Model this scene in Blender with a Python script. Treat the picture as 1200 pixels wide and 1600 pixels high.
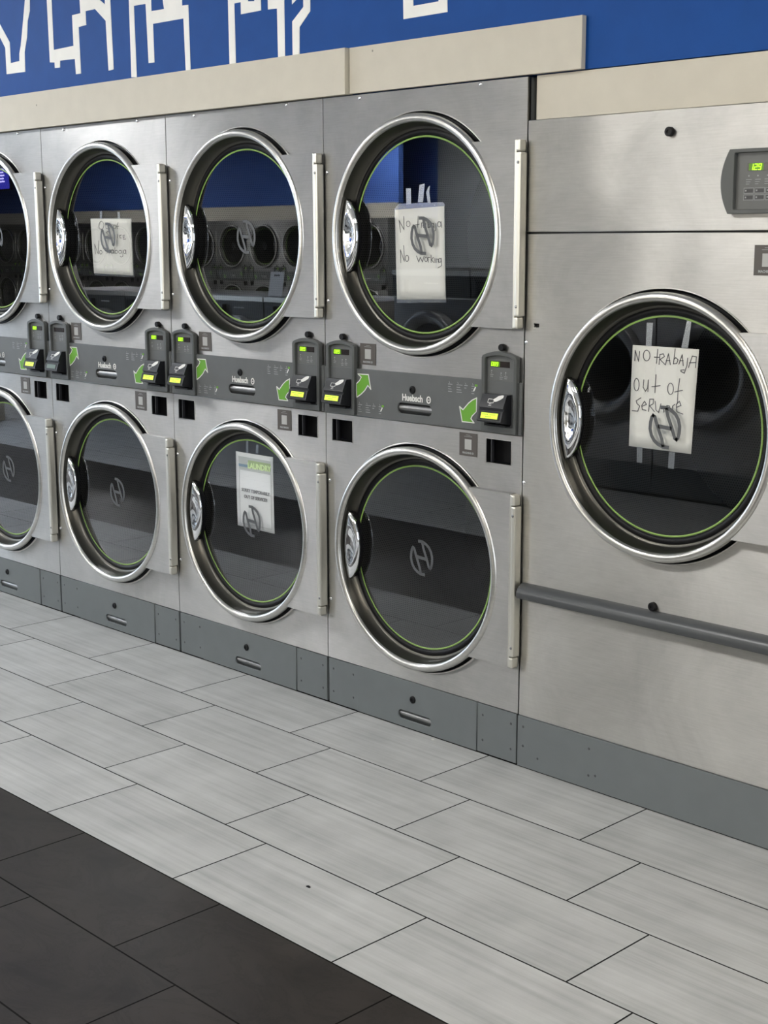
import bpy, bmesh, math, random
from mathutils import Vector, Matrix
PI=math.pi
sc=bpy.context.scene
C=sc.collection
for o in list(bpy.data.objects): bpy.data.objects.remove(o,do_unlink=True)
random.seed(4)
# ------------------------------------------------------------------ camera
CAMP=(2.73473,-3.23590,1.60225); YAW,PITCH,ROLL=-0.799345,0.187441,-0.002198; FPX=2230.74
cf=Vector((math.sin(YAW)*math.cos(PITCH),math.cos(YAW)*math.cos(PITCH),-math.sin(PITCH)))
cr=Vector((math.cos(YAW),-math.sin(YAW),0)); cu=cr.cross(cf)
r2=cr*math.cos(ROLL)+cu*math.sin(ROLL); u2=-cr*math.sin(ROLL)+cu*math.cos(ROLL)
cam=bpy.data.cameras.new('camera'); co=bpy.data.objects.new('camera',cam); C.objects.link(co)
co.matrix_world=Matrix((( r2.x,u2.x,-cf.x,CAMP[0]),(r2.y,u2.y,-cf.y,CAMP[1]),(r2.z,u2.z,-cf.z,CAMP[2]),(0,0,0,1)))
cam.sensor_fit='VERTICAL'; cam.sensor_height=24; cam.sensor_width=18; cam.lens=FPX/1600*24; cam.clip_end=200
sc.camera=co
# ------------------------------------------------------------------ world, exposure, lights
w=bpy.data.worlds.new('world'); sc.world=w; w.use_nodes=True
w.node_tree.nodes['Background'].inputs[0].default_value=(.8,.88,1,1)
w.node_tree.nodes['Background'].inputs[1].default_value=0.25
sc.view_settings.view_transform='Standard'; sc.view_settings.look='None'
sc.view_settings.exposure=0.52; sc.view_settings.gamma=1
def area(name,loc,size,power,col,aim):
    l=bpy.data.lights.new(name,'AREA'); l.shape='RECTANGLE'; l.size,l.size_y=size; l.energy=power; l.color=col
    o=bpy.data.objects.new(name,l); C.objects.link(o); o.location=loc
    d=Vector(aim)-Vector(loc); o.rotation_euler=d.to_track_quat('-Z','Y').to_euler(); return o
CEIL=3.3
DAY=area('window_daylight',(-9.35,-1.65,1.75),(2.9,2.5),75,(.70,.84,1),(0,-1.2,.9))  # daylight from the left, through the added glazing there
DAY2=area('storefront_daylight',(9.3,-6.6,1.75),(6.5,2.6),120,(.90,.95,1),(0,-6.5,1.0))
DAY3=area('added_far_daylight',(-6.2,-13.5,1.75),(9.2,2.7),350,(1,.94,.83),(-6.2,0,1.7))  # added behind the far openings to brighten the large dryer's steel
# ceiling lamps: (x, y, watts, colour); strongest is added to brighten the far wall
LAMPS=[(-5.0,-1.55,62,(.97,.98,1)),(-1.2,-2.6,45,(1,.985,.965)),(2.6,-2.0,60,(1,.92,.80)),
       (-9.5,-1.6,50,(.82,.90,1)),(-5.6,-6.6,85,(1,.99,.98)),(-10.5,-8.6,150,(1,.99,.98)),(-15.5,-8.6,150,(1,.99,.98)),(-12.4,-11.2,170,(1,.99,.98)),(-18.5,-10.0,90,(1,.99,.98)),(-15.5,-3.5,90,(1,.99,.98)),(0.5,-7,70,(1,.985,.965))]
# ------------------------------------------------------------------ materials
def mat(name,col=(.5,.5,.5),rough=.5,metal=0,emit=None,es=1,spec=.5,coat=0):
    m=bpy.data.materials.new(name); m.use_nodes=True; b=m.node_tree.nodes['Principled BSDF']
    b.inputs['Base Color'].default_value=(*col,1); b.inputs['Roughness'].default_value=rough; b.inputs['Metallic'].default_value=metal
    b.inputs['Specular IOR Level'].default_value=spec; b.inputs['Coat Weight'].default_value=coat
    if emit: b.inputs['Emission Color'].default_value=(*emit,1); b.inputs['Emission Strength'].default_value=es
    return m
def N(m,t,**k):
    n=m.node_tree.nodes.new(t)
    for a,v in k.items():
        if a in n.inputs: n.inputs[a].default_value=v
        else: setattr(n,a,v)
    return n
def L(m,a,b): m.node_tree.links.new(a,b)
def B(m): return m.node_tree.nodes['Principled BSDF']
def ramp(m,fac,stops):
    r=N(m,'ShaderNodeValToRGB'); e=r.color_ramp.elements
    while len(e)<len(stops): e.new(.5)
    for i,(p,c) in enumerate(stops): e[i].position=p; e[i].color=(*c,1) if len(c)==3 else c
    L(m,fac,r.inputs[0]); return r.outputs[0]
def mapped(m,scale,coord='Object'):
    tc=N(m,'ShaderNodeTexCoord'); mp=N(m,'ShaderNodeMapping'); mp.inputs['Scale'].default_value=scale
    L(m,tc.outputs[coord],mp.inputs[0]); return mp.outputs[0]
ROTA=.25
def steel(name,col,rough,aniso,grain,wave):
    """brushed stainless sheet: grain runs along the row, sheet slightly wavy"""
    m=mat(name,col,rough,1); b=B(m)
    b.inputs['Anisotropic'].default_value=aniso; b.inputs['Anisotropic Rotation'].default_value=ROTA
    tg=N(m,'ShaderNodeTangent',direction_type='UV_MAP'); L(m,tg.outputs[0],b.inputs['Tangent'])
    geo=N(m,'ShaderNodeNewGeometry')
    mp=N(m,'ShaderNodeMapping'); mp.inputs['Scale'].default_value=(9,9,900); L(m,geo.outputs['Position'],mp.inputs[0])
    n1=N(m,'ShaderNodeTexNoise',Scale=1.0,Detail=4.0); L(m,mp.outputs[0],n1.inputs['Vector'])
    n2=N(m,'ShaderNodeTexNoise',Scale=1.7,Detail=1.5); L(m,geo.outputs['Position'],n2.inputs['Vector'])
    n3=N(m,'ShaderNodeTexNoise',Scale=5.0,Detail=5.0,Roughness=.6); L(m,geo.outputs['Position'],n3.inputs['Vector'])
    mr=N(m,'ShaderNodeMapRange'); mr.inputs[3].default_value=rough-.03; mr.inputs[4].default_value=rough+.05
    L(m,n3.outputs[0],mr.inputs[0]); L(m,mr.outputs[0],b.inputs['Roughness'])
    n4=N(m,'ShaderNodeTexNoise',Scale=3.2,Detail=7.0,Roughness=.68,Distortion=.6); L(m,geo.outputs['Position'],n4.inputs['Vector'])
    n5=N(m,'ShaderNodeTexNoise',Scale=1.0,Detail=3.0); mp5=N(m,'ShaderNodeMapping'); mp5.inputs['Scale'].default_value=(12,12,260); L(m,geo.outputs['Position'],mp5.inputs[0]); L(m,mp5.outputs[0],n5.inputs['Vector'])
    ad=N(m,'ShaderNodeMath',operation='MULTIPLY_ADD'); L(m,n5.outputs[0],ad.inputs[0]); ad.inputs[1].default_value=.35; L(m,n4.outputs[0],ad.inputs[2])
    cc=ramp(m,ad.outputs[0],[(.50,tuple(x*.88 for x in col)),(.86,tuple(x*1.12 for x in col))]); L(m,cc,b.inputs['Base Color'])
    b1=N(m,'ShaderNodeBump',Strength=grain,Distance=.001); L(m,n1.outputs[0],b1.inputs['Height'])
    b2=N(m,'ShaderNodeBump',Strength=wave,Distance=.03); L(m,n2.outputs[0],b2.inputs['Height']); L(m,b1.outputs[0],b2.inputs['Normal'])
    L(m,b2.outputs[0],b.inputs['Normal']); return m
def painted(name,col,rough,bump=.15,scale=900,var=.06):
    m=mat(name,col,rough,spec=.2 if 'wall' in name else .4); b=B(m); geo=N(m,'ShaderNodeNewGeometry')
    n=N(m,'ShaderNodeTexNoise',Scale=float(scale),Detail=2.0); L(m,geo.outputs['Position'],n.inputs['Vector'])
    bp=N(m,'ShaderNodeBump',Strength=bump,Distance=.0006); L(m,n.outputs[0],bp.inputs['Height']); L(m,bp.outputs[0],b.inputs['Normal'])
    n2=N(m,'ShaderNodeTexNoise',Scale=14.0,Detail=5.0); L(m,geo.outputs['Position'],n2.inputs['Vector'])
    c=ramp(m,n2.outputs[0],[(.3,tuple(x*(1-var) for x in col)),(.7,tuple(min(1,x*(1+var)) for x in col))]); L(m,c,b.inputs['Base Color'])
    return m
M_ST=steel('brushed_steel',(.45,.445,.432),.40,.95,.05,.30)
M_SB=steel('brushed_steel_large',(.51,.50,.475),.42,1.0,.05,.9)
M_RING=steel('satin_ring_steel',(.64,.63,.60),.28,.3,0.02,0)
M_RIN=mat('ring_inner_steel',(.115,.11,.096),.36,1)
M_HNG=mat('aluminium_hinge',(.72,.70,.63),.42,1)
M_CHR=mat('chrome',(.92,.93,.96),.04,1)
M_BLK=mat('black_rubber',(.005,.005,.006),.45,spec=.25)
M_BPL=mat('black_plastic',(.014,.015,.018),.32)
M_DGP=mat('dark_grey_plastic',(.028,.029,.034),.38)
M_GRY=painted('grey_powder_coat',(.112,.118,.118),.45,.25,700)
M_GRF=painted('grey_display_foil',(.125,.13,.128),.4,.1,500)
M_HSG=painted('dark_housing_plastic',(.085,.09,.088),.42,.2,900)
M_KCK=painted('grey_plinth_paint',(.145,.16,.165),.5,.3,500,.035)
M_RAIL=mat('grey_bumper_rail',(.062,.066,.070),.30)
M_CRM=painted('cream_laminate',(.60,.56,.47),.55,.35,350,.03)
M_CRE=mat('cream_board_edge',(.34,.32,.27),.6)
M_BLU=painted('blue_wall_paint',(.006,.068,.29),.6,.4,300,.05)
M_BLF=painted('far_blue_wall_paint',(.05,.11,.36),.6,.4,300,.05)  # wall blue made brighter, lifting its reflection in the door glass
M_GRP=painted('grey_wall_panel',(.36,.38,.39),.6,.2,300,.05)
M_WHT=painted('white_wall_graphic',(.93,.92,.88),.6,.3,300,.03)
M_BEI=painted('beige_wall_paint',(.50,.47,.40),.7,.2,200,.03)
M_CEI=mat('ceiling_tile',(.78,.78,.76),.8)
M_GRN=mat('green_print',(.13,.36,.025),.5)
M_GTR=mat('green_glass_line',(.26,.42,.10),.45)
M_INK=mat('white_print',(.75,.75,.72),.5)
M_DINK=mat('pale_grey_print',(.33,.34,.34),.5)
M_PEN=mat('pen_line',(.10,.10,.11),.6)
M_STQ=mat('sticker_square',(.42,.42,.41),.6)
M_STK=mat('sticker_brown_grey',(.085,.075,.068),.5)
M_LCD=mat('lcd_yellow_green',(.1,.15,.02),.4,emit=(.62,.90,.04),es=.95)
M_LCX=mat('lcd_dark',(.10,.15,.12),.3)
M_SEG=mat('lit_segment',(.1,.2,.0),.4,emit=(.42,1.0,.02),es=1.3)
M_SEGG=mat('lit_segment_glow',(.05,.12,.0),.4,emit=(.06,.17,.0),es=.5)
M_WIN=mat('display_window',(.02,.014,.012),.2)
M_EMB=mat('glass_emblem_grey',(.088,.092,.098),.5)
M_CAVE=mat('dark_cavity',(.01,.01,.01),.4)
M_POLE=mat('table_steel',(.3,.3,.3),.35,1)
def paper(name,col):
    m=mat(name,col,.75,spec=.2); b=B(m); geo=N(m,'ShaderNodeNewGeometry')
    n=N(m,'ShaderNodeTexNoise',Scale=26.0,Detail=4.0); L(m,geo.outputs['Position'],n.inputs['Vector'])
    bp=N(m,'ShaderNodeBump',Strength=.35,Distance=.004); L(m,n.outputs[0],bp.inputs['Height']); L(m,bp.outputs[0],b.inputs['Normal']); return m
M_PAP=paper('note_paper',(.84,.84,.79)); M_PAP2=paper('printed_paper',(.86,.88,.88))
def clear(name,fac,col,rough,trans=(1,1,1)):
    m=bpy.data.materials.new(name); m.use_nodes=True; nt=m.node_tree; nt.nodes.clear()
    o=N(m,'ShaderNodeOutputMaterial'); mx=N(m,'ShaderNodeMixShader'); mx.inputs[0].default_value=fac
    t=N(m,'ShaderNodeBsdfTransparent'); t.inputs[0].default_value=(*trans,1)
    if name=='door_glass':
        ge=N(m,'ShaderNodeNewGeometry'); dt=N(m,'ShaderNodeVectorMath',operation='DOT_PRODUCT'); L(m,ge.outputs['Normal'],dt.inputs[0]); L(m,ge.outputs['Incoming'],dt.inputs[1])
        def mm(op,a,b_=None,c_=None):
            q=N(m,'ShaderNodeMath',operation=op)
            for i_,v_ in enumerate((a,b_,c_)):
                if v_ is None: continue
                if isinstance(v_,(int,float)): q.inputs[i_].default_value=v_
                else: L(m,v_,q.inputs[i_])
            return q.outputs[0]
        e_=mm('SUBTRACT',1.0,mm('ABSOLUTE',dt.outputs['Value'])); L(m,mm('MULTIPLY_ADD',mm('MULTIPLY',e_,e_),.66,.05),mx.inputs[0])
    g=N(m,'ShaderNodeBsdfGlossy'); g.inputs['Color'].default_value=(*col,1); g.inputs['Roughness'].default_value=rough
    L(m,t.outputs[0],mx.inputs[1]); L(m,g.outputs[0],mx.inputs[2]); L(m,mx.outputs[0],o.inputs[0]); return m
M_GLS=clear('door_glass',.20,(.92,.95,1),.003,(.97,.97,.97))
M_TAP=clear('clear_tape',.35,(.8,.85,.9),.25)
M_SLV=clear('clear_sleeve',.30,(.9,.92,.95),.15)
# perforated drum steel
M_DRM=mat('perforated_drum',(.05,.05,.045),.4,.6)
def _drum():
    m=M_DRM; uv=N(m,'ShaderNodeUVMap')
    xs=N(m,'ShaderNodeSeparateXYZ'); L(m,uv.outputs[0],xs.inputs[0])
    def mth(op,a,b=None):
        n=N(m,'ShaderNodeMath',operation=op)
        for i,v in enumerate((a,b)):
            if v is None: continue
            if isinstance(v,(int,float)): n.inputs[i].default_value=v
            else: L(m,v,n.inputs[i])
        return n.outputs[0]
    u=mth('MULTIPLY',xs.outputs[0],110.); v=mth('MULTIPLY',xs.outputs[1],110.*1.155/2*2/1.0)
    row=mth('FLOOR',v); off=mth('MULTIPLY',mth('MODULO',row,2.),.5)
    fu=mth('SUBTRACT',mth('FRACT',mth('ADD',u,off)),.5); fv=mth('SUBTRACT',mth('FRACT',v),.5)
    d=mth('SQRT',mth('ADD',mth('MULTIPLY',fu,fu),mth('MULTIPLY',fv,fv)))
    c=ramp(m,d,[(.24,(.0015,.0015,.0015)),(.30,(.075,.075,.07))]); L(m,c,B(m).inputs['Base Color'])
_drum()
# floor tiles
def tilemat(name,kind):
    m=mat(name,(.4,.4,.4),.42); b=B(m)
    uv=N(m,'ShaderNodeUVMap'); at=N(m,'ShaderNodeAttribute',attribute_name='rnd')
    ad=N(m,'ShaderNodeVectorMath',operation='MULTIPLY_ADD'); L(m,at.outputs['Color'],ad.inputs[0]); ad.inputs[1].default_value=(37,53,29); L(m,uv.outputs[0],ad.inputs[2])
    mp=N(m,'ShaderNodeMapping'); L(m,ad.outputs[0],mp.inputs[0])
    n1=N(m,'ShaderNodeTexNoise',Scale=1.,Detail=5.,Roughness=.65); n2=N(m,'ShaderNodeTexNoise',Scale=6.,Detail=4.)
    L(m,ad.outputs[0],n2.inputs['Vector']); L(m,mp.outputs[0],n1.inputs['Vector'])
    mx=N(m,'ShaderNodeMix',data_type='RGBA'); mx.inputs[0].default_value=.5
    if kind=='light':
        mp.inputs['Scale'].default_value=(1.3,48,1)
        a=ramp(m,n1.outputs[0],[(.32,(.30,.308,.302)),(.48,(.43,.438,.432)),(.68,(.55,.558,.55))])
        c=ramp(m,n2.outputs[0],[(.32,(.345,.352,.348)),(.68,(.52,.527,.52))])
        L(m,a,mx.inputs[6]); L(m,c,mx.inputs[7]); b.inputs['Roughness'].default_value=.40
    else:
        mp.inputs['Scale'].default_value=(3.2,5,1); n1.inputs['Detail'].default_value=9.; n1.inputs['Distortion'].default_value=1.6; b.inputs['Specular IOR Level'].default_value=.25; b.inputs['Roughness'].default_value=.5
        a=ramp(m,n1.outputs[0],[(.36,(.012,.0102,.0088)),(.47,(.029,.0247,.0218)),(.495,(.014,.012,.0105)),(.515,(.030,.0255,.0225)),(.66,(.039,.0335,.030))])
        c=ramp(m,n2.outputs[0],[(.3,(.016,.0136,.012)),(.7,(.036,.031,.0275))])
        L(m,a,mx.inputs[6]); L(m,c,mx.inputs[7]); b.inputs['Roughness'].default_value=.38
    h=N(m,'ShaderNodeMix',data_type='RGBA',blend_type='MULTIPLY'); h.inputs[0].default_value=1
    rr=ramp(m,at.outputs['Fac'],[(0,(.91,.91,.91)),(1,(1.06,1.06,1.06))]); L(m,mx.outputs[2],h.inputs[6]); L(m,rr,h.inputs[7]); L(m,h.outputs[2],b.inputs['Base Color'])
    bp=N(m,'ShaderNodeBump',Strength=.25,Distance=.001); L(m,n1.outputs[0],bp.inputs['Height']); L(m,bp.outputs[0],b.inputs['Normal'])
    return m
M_TL=tilemat('pale_grey_tile','light'); M_TD=tilemat('charcoal_tile','dark'); M_GRT=mat('grout',(.012,.012,.0115),.9,spec=.1)
# ------------------------------------------------------------------ mesh helpers
class MB:
    def __init__(s): s.v=[]; s.f=[]; s.m=[]; s.sm=[]
    def add(s,vs,fs,mi=0,smooth=False):
        k=len(s.v); s.v+= [tuple(v) for v in vs]; s.f+=[tuple(i+k for i in f) for f in fs]; s.m+=[mi]*len(fs); s.sm+=[smooth]*len(fs); return s
    def box(s,x0,x1,y0,y1,z0,z1,b=0,mi=0):
        if b<=0:
            vs=[(x,y,z) for x in(x0,x1) for y in(y0,y1) for z in(z0,z1)]
            return s.add(vs,[(0,1,3,2),(4,6,7,5),(0,4,5,1),(2,3,7,6),(0,2,6,4),(1,5,7,3)],mi)
        bm=bmesh.new(); bmesh.ops.create_cube(bm,size=1)
        for v in bm.verts: v.co=Vector((x0+(v.co.x+.5)*(x1-x0),y0+(v.co.y+.5)*(y1-y0),z0+(v.co.z+.5)*(z1-z0)))
        bmesh.ops.bevel(bm,geom=list(bm.edges),offset=b,segments=2,profile=.6,affect='EDGES')
        bm.verts.index_update(); s.add([v.co for v in bm.verts],[[v.index for v in f.verts] for f in bm.faces],mi); bm.free(); return s
    def lathe(s,prof,cx,cz,n=96,mi=0,smooth=True,close=False):
        """profile of (radius, y) turned about the y axis"""
        k=len(prof); vs=[]
        for i in range(n):
            a=2*PI*i/n
            for r,y in prof: vs.append((cx+r*math.cos(a),y,cz+r*math.sin(a)))
        fs=[]
        for i in range(n):
            j=(i+1)%n
            for q in range(k if close else k-1):
                q2=(q+1)%k; fs.append((i*k+q,i*k+q2,j*k+q2,j*k+q))
        return s.add(vs,fs,mi,smooth)
    def disc(s,r,cx,y,cz,n=64,mi=0):
        return s.add([(cx+r*math.cos(2*PI*i/n),y,cz+r*math.sin(2*PI*i/n)) for i in range(n)],[tuple(range(n))],mi)
    def dome(s,r,cx,y,cz,h,n=12,mi=0):
        """small round-headed screw facing -y"""
        return s.lathe([(r,y),(r*.95,y-h*.5),(r*.7,y-h*.9),(.0001,y-h)],cx,cz,n,mi)
    def prism(s,pts,y0,y1,mi=0):
        """outline in x,z extruded from y0 (front) to y1"""
        n=len(pts); vs=[(x,y0,z) for x,z in pts]+[(x,y1,z) for x,z in pts]
        return s.add(vs,[tuple(range(n)),tuple(range(2*n-1,n-1,-1))]+[(i,(i+1)%n,n+(i+1)%n,n+i) for i in range(n)],mi)
    def profx(s,pts,x0,x1,mi=0,smooth=False):
        """profile in y,z swept along x"""
        n=len(pts); vs=[(x0,y,z) for y,z in pts]+[(x1,y,z) for y,z in pts]
        s.add(vs,[tuple(range(n)),tuple(range(2*n-1,n-1,-1))],mi)
        return s.add(vs,[(i,(i+1)%n,n+(i+1)%n,n+i) for i in range(n)],mi,smooth)
    def stroke(s,pts,wd,y,th=.0004,mi=0,cap=True):
        """pen line of width wd through x,z points lying at depth y"""
        for i in range(1,len(pts)-1):
            a=Vector(pts[i])-Vector(pts[i-1]); b_=Vector(pts[i+1])-Vector(pts[i])
            if a.length>1e-7 and b_.length>1e-7 and a.angle(b_)>.9:
                s.stroke(pts[:i+1],wd,y,th,mi,cap); return s.stroke(pts[i:],wd,y,th,mi,cap)
        P=[Vector((a,b)) for a,b in pts]; n=len(P); Lf=[]; Rt=[]
        for i in range(n):
            d=(P[min(i+1,n-1)]-P[max(i-1,0)]); 
            if d.length<1e-9: d=Vector((1,0))
            d.normalize(); nn=Vector((-d.y,d.x))
            e=(d*wd*.4 if i==n-1 else (-d*wd*.4 if i==0 else Vector((0,0)))) if cap else Vector((0,0))
            Lf.append(P[i]+nn*wd/2+e); Rt.append(P[i]-nn*wd/2+e)
        vs=[(p.x,y,p.y) for p in Lf]+[(p.x,y,p.y) for p in Rt]+[(p.x,y+th,p.y) for p in Lf]+[(p.x,y+th,p.y) for p in Rt]
        fs=[]
        for i in range(n-1):
            fs+=[(i,i+1,n+i+1,n+i),(2*n+i,3*n+i,3*n+i+1,2*n+i+1),(i,2*n+i,2*n+i+1,i+1),(n+i,n+i+1,3*n+i+1,3*n+i)]
        fs+=[(0,n,3*n,2*n),(n-1,3*n-1,4*n-1,2*n-1)]
        return s.add(vs,fs,mi)
    def mesh(s,name,mats):
        me=bpy.data.meshes.new(name); me.from_pydata(s.v,[],s.f)
        for m in (mats if isinstance(mats,(list,tuple)) else [mats]): me.materials.append(m)
        me.polygons.foreach_set('material_index',s.m); me.polygons.foreach_set('use_smooth',s.sm)
        finish(me); return me
def finish(me,uvmode=None):
    bm=bmesh.new(); bm.from_mesh(me); bmesh.ops.recalc_face_normals(bm,faces=bm.faces); bm.to_mesh(me); bm.free()
    uv=me.uv_layers.new(name='UVMap') if not me.uv_layers else me.uv_layers[0]
    for p in me.polygons:
        ax=max(range(3),key=lambda i:abs(p.normal[i]))
        for li in p.loop_indices:
            c=me.vertices[me.loops[li].vertex_index].co
            uv.data[li].uv=(c.x,c.y) if ax==2 else ((c.x,c.z) if ax==1 else (c.y,c.z))
def part(name,mb,mats,parent=None,label=None,stuff=False,shade=None):
    me=mb if isinstance(mb,bpy.types.Mesh) else mb.mesh(name,mats)
    o=bpy.data.objects.new(name,me); C.objects.link(o)
    if parent: o.parent=parent
    if label: o['label']=label
    if shade:
        me.polygons.foreach_set('use_smooth',[True]*len(me.polygons))
        bm=bmesh.new(); bm.from_mesh(me)
        for e in bm.edges:
            if len(e.link_faces)==2 and e.calc_face_angle(0)>shade: e.smooth=False
        bm.to_mesh(me); bm.free()
    return o
def tag(o,label,cat,group=None,kind=None):
    o['label']=label; o['category']=cat
    if group: o['group']=group
    if kind: o['kind']=kind
    return o
def empty(name,loc=(0,0,0),rz=0):
    o=bpy.data.objects.new(name,None); C.objects.link(o); o.location=loc; o.rotation_euler=(0,0,rz); o.empty_display_size=.1; return o
def struct(name,mb,mats,label=None):
    o=part(name,mb,mats); o['kind']='structure'
    if label: o['label']=label
    return o
def kids(o): return [c for c in bpy.data.objects if c.parent==o]
def copy_tree(o,parent=None,skip=()):
    c=o.copy(); C.objects.link(c); c.parent=parent
    for ch in kids(o):
        if ch.name.split('.')[0] in skip: continue
        copy_tree(ch,c,skip)
    return c
def plate(name,outer,holes,y0,th,mats,bev=0,res=1):
    """sheet with holes: x,z outlines filled and extruded from y0 (front face) back by th"""
    cu=bpy.data.curves.new(name,'CURVE'); cu.dimensions='2D'; cu.fill_mode='BOTH'; cu.extrude=th/2-bev; cu.bevel_depth=bev; cu.bevel_resolution=1; cu.offset=-bev
    for poly in [outer]+holes:
        sp=cu.splines.new('POLY'); sp.points.add(len(poly)-1); sp.use_cyclic_u=True
        for i,(a,b) in enumerate(poly): sp.points[i].co=(a,b,0,1)
    ob=bpy.data.objects.new(name,cu); me=bpy.data.meshes.new_from_object(ob); bpy.data.objects.remove(ob); bpy.data.curves.remove(cu)
    me.transform(Matrix(((1,0,0,0),(0,0,-1,y0+th/2),(0,1,0,0),(0,0,0,1))))
    me.materials.clear()
    for m in (mats if isinstance(mats,(list,tuple)) else [mats]): me.materials.append(m)
    me.name=name; finish(me); return me
def rect(x0,x1,z0,z1,r=0,n=5):
    if r<=0: return [(x0,z0),(x1,z0),(x1,z1),(x0,z1)]
    o=[]
    for cx,cz,a in ((x1-r,z0+r,-PI/2),(x1-r,z1-r,0),(x0+r,z1-r,PI/2),(x0+r,z0+r,PI)):
        o+=[(cx+r*math.cos(a+PI/2*i/n),cz+r*math.sin(a+PI/2*i/n)) for i in range(n+1)]
    return o
def circ(r,cx,cz,n=96): return [(cx+r*math.cos(2*PI*i/n),cz+r*math.sin(2*PI*i/n)) for i in range(n)]
_T={}
def text_mesh(txt,size,cx,cz,y,th=.0005,bold=0,align='CENTER',sx=1,rot=0):
    cu=bpy.data.curves.new('t','FONT'); cu.body=txt; cu.size=size; cu.align_x=align; cu.align_y='CENTER'; cu.extrude=th/2; cu.offset=bold; cu.resolution_u=3
    ob=bpy.data.objects.new('t',cu); me=bpy.data.meshes.new_from_object(ob); bpy.data.objects.remove(ob); bpy.data.curves.remove(cu)
    me.transform(Matrix.Translation((cx,y,cz))@Matrix.Rotation(rot,4,'Y')@Matrix(((sx,0,0,0),(0,0,-1,0),(0,1,0,0),(0,0,0,1))))
    out=([tuple(v.co) for v in me.vertices],[tuple(p.vertices) for p in me.polygons]); bpy.data.meshes.remove(me); return out
SEGS={'0':'abcdef','1':'bc','2':'abged','8':'abcdefg','9':'abcdfg','.':''}
def digits(mb,txt,x,z,h,y,mi=0):
    w=h*.52
    for ch in txt:
        if ch=='.': mb.box(x-w*.30,x-w*.08,y-.0004,y,z,z+h*.12,mi=mi); continue
        sl=.16*h
        P={'a':((0,h),(w,h)),'b':((w,h),(w,h/2)),'c':((w,h/2),(w,0)),'d':((0,0),(w,0)),'e':((0,0),(0,h/2)),'f':((0,h/2),(0,h)),'g':((0,h/2),(w,h/2))}
        for s in SEGS[ch]:
            (a,b),(c,d)=P[s]; mb.stroke([(x+a+sl*b/h,z+b),(x+c+sl*d/h,z+d)],h*.17,y-.0005,.0004,mi)
        x+=w+h*.34
# ------------------------------------------------------------------ measured outlines (metres)
MURAL=[[(-2.9852,2.5571),(-2.9435,2.5105),(-2.8712,2.4302),(-2.8704,2.3459),(-2.7999,2.3482),(-2.797,2.3786),(-2.783,2.4079),(-2.7581,2.494),(-2.7329,2.5844),(-2.7123,2.6636),(-2.6608,2.6571),(-2.695,2.5801),(-2.699,2.537),(-2.7188,2.5008),(-2.7303,2.4361),(-2.7544,2.3803),(-2.7574,2.3011),(-2.909,2.3039),(-2.9097,2.4114),(-2.949,2.4575),(-2.9905,2.5069)],[(-2.5657,2.6453),(-2.5262,2.6404),(-2.5288,2.561),(-2.5284,2.3679),(-2.3814,2.3702),(-2.3824,2.4864),(-2.3219,2.4877),(-2.3243,2.5479),(-2.2055,2.5341),(-2.1482,2.501),(-2.1485,2.5935),(-2.1109,2.5888),(-2.1113,2.513),(-2.1048,2.257),(-2.1402,2.2547),(-2.1476,2.4407),(-2.2182,2.4919),(-2.2849,2.4915),(-2.2839,2.4394),(-2.3388,2.4372),(-2.3343,2.2601),(-2.3716,2.2605),(-2.3752,2.3193),(-2.485,2.3225),(-2.4872,2.2957),(-2.5259,2.2973),(-2.5262,2.319),(-2.5619,2.3221)],[(-1.9875,2.5734),(-1.9874,2.2183),(-1.9518,2.2154),(-1.9562,2.4743),(-1.8798,2.4727),(-1.8723,2.2602),(-1.835,2.2594),(-1.8371,2.3971),(-1.6479,2.3962),(-1.6423,2.2103),(-1.613,2.2103),(-1.6166,2.4396),(-1.6541,2.4414),(-1.654,2.532),(-1.7705,2.5465),(-1.7703,2.469),(-1.7648,2.4417),(-1.8443,2.4431),(-1.8433,2.5555)],[(-1.3878,2.4989),(-1.3858,2.209),(-1.35,2.2078),(-1.3521,2.4143),(-1.3168,2.4149),(-1.3166,2.3746),(-1.2073,2.3754),(-1.2081,2.4765),(-1.2414,2.4807),(-1.2421,2.4096),(-1.2773,2.4127),(-1.2765,2.485)],[(-1.1715,2.472),(-1.1705,2.3745),(-1.1232,2.3719),(-1.1214,2.2087),(-1.0852,2.2087),(-1.0851,2.4612)],[(-0.9883,2.4492),(-0.9886,2.3623),(-1.0455,2.3223),(-1.0459,2.2084),(-1.0112,2.2079),(-1.0086,2.3009),(-0.9542,2.3454),(-0.9538,2.4449)],[(-1.0462,2.4564),(-1.0458,2.3766),(-1.0244,2.3882),(-1.0258,2.4539)],[(-0.5238,2.393),(-0.5214,2.274),(-0.3355,2.2749),(-0.3385,2.3699),(-0.3747,2.3744),(-0.372,2.3094),(-0.4788,2.3084),(-0.4813,2.3877)]]
ARROW_UP=[(-0.276,1.1387),(-0.2605,1.1503),(-0.2518,1.1625),(-0.268,1.172),(-0.2181,1.1727),(-0.2071,1.1255),(-0.2207,1.1372),(-0.2361,1.1192),(-0.2546,1.1052),(-0.2742,1.0946)]
ARROW_DOWN=[(0.26,1.1324),(0.2595,1.0904),(0.2423,1.0759),(0.2371,1.0668),(0.2505,1.0553),(0.201,1.0549),(0.1898,1.1005),(0.2038,1.0917),(0.2259,1.1132),(0.2417,1.1243)]
BIG_PAPER=[(-0.1255,1.3182),(0.0911,1.317),(0.0776,1.0331),(-0.1285,1.0346)]
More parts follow.
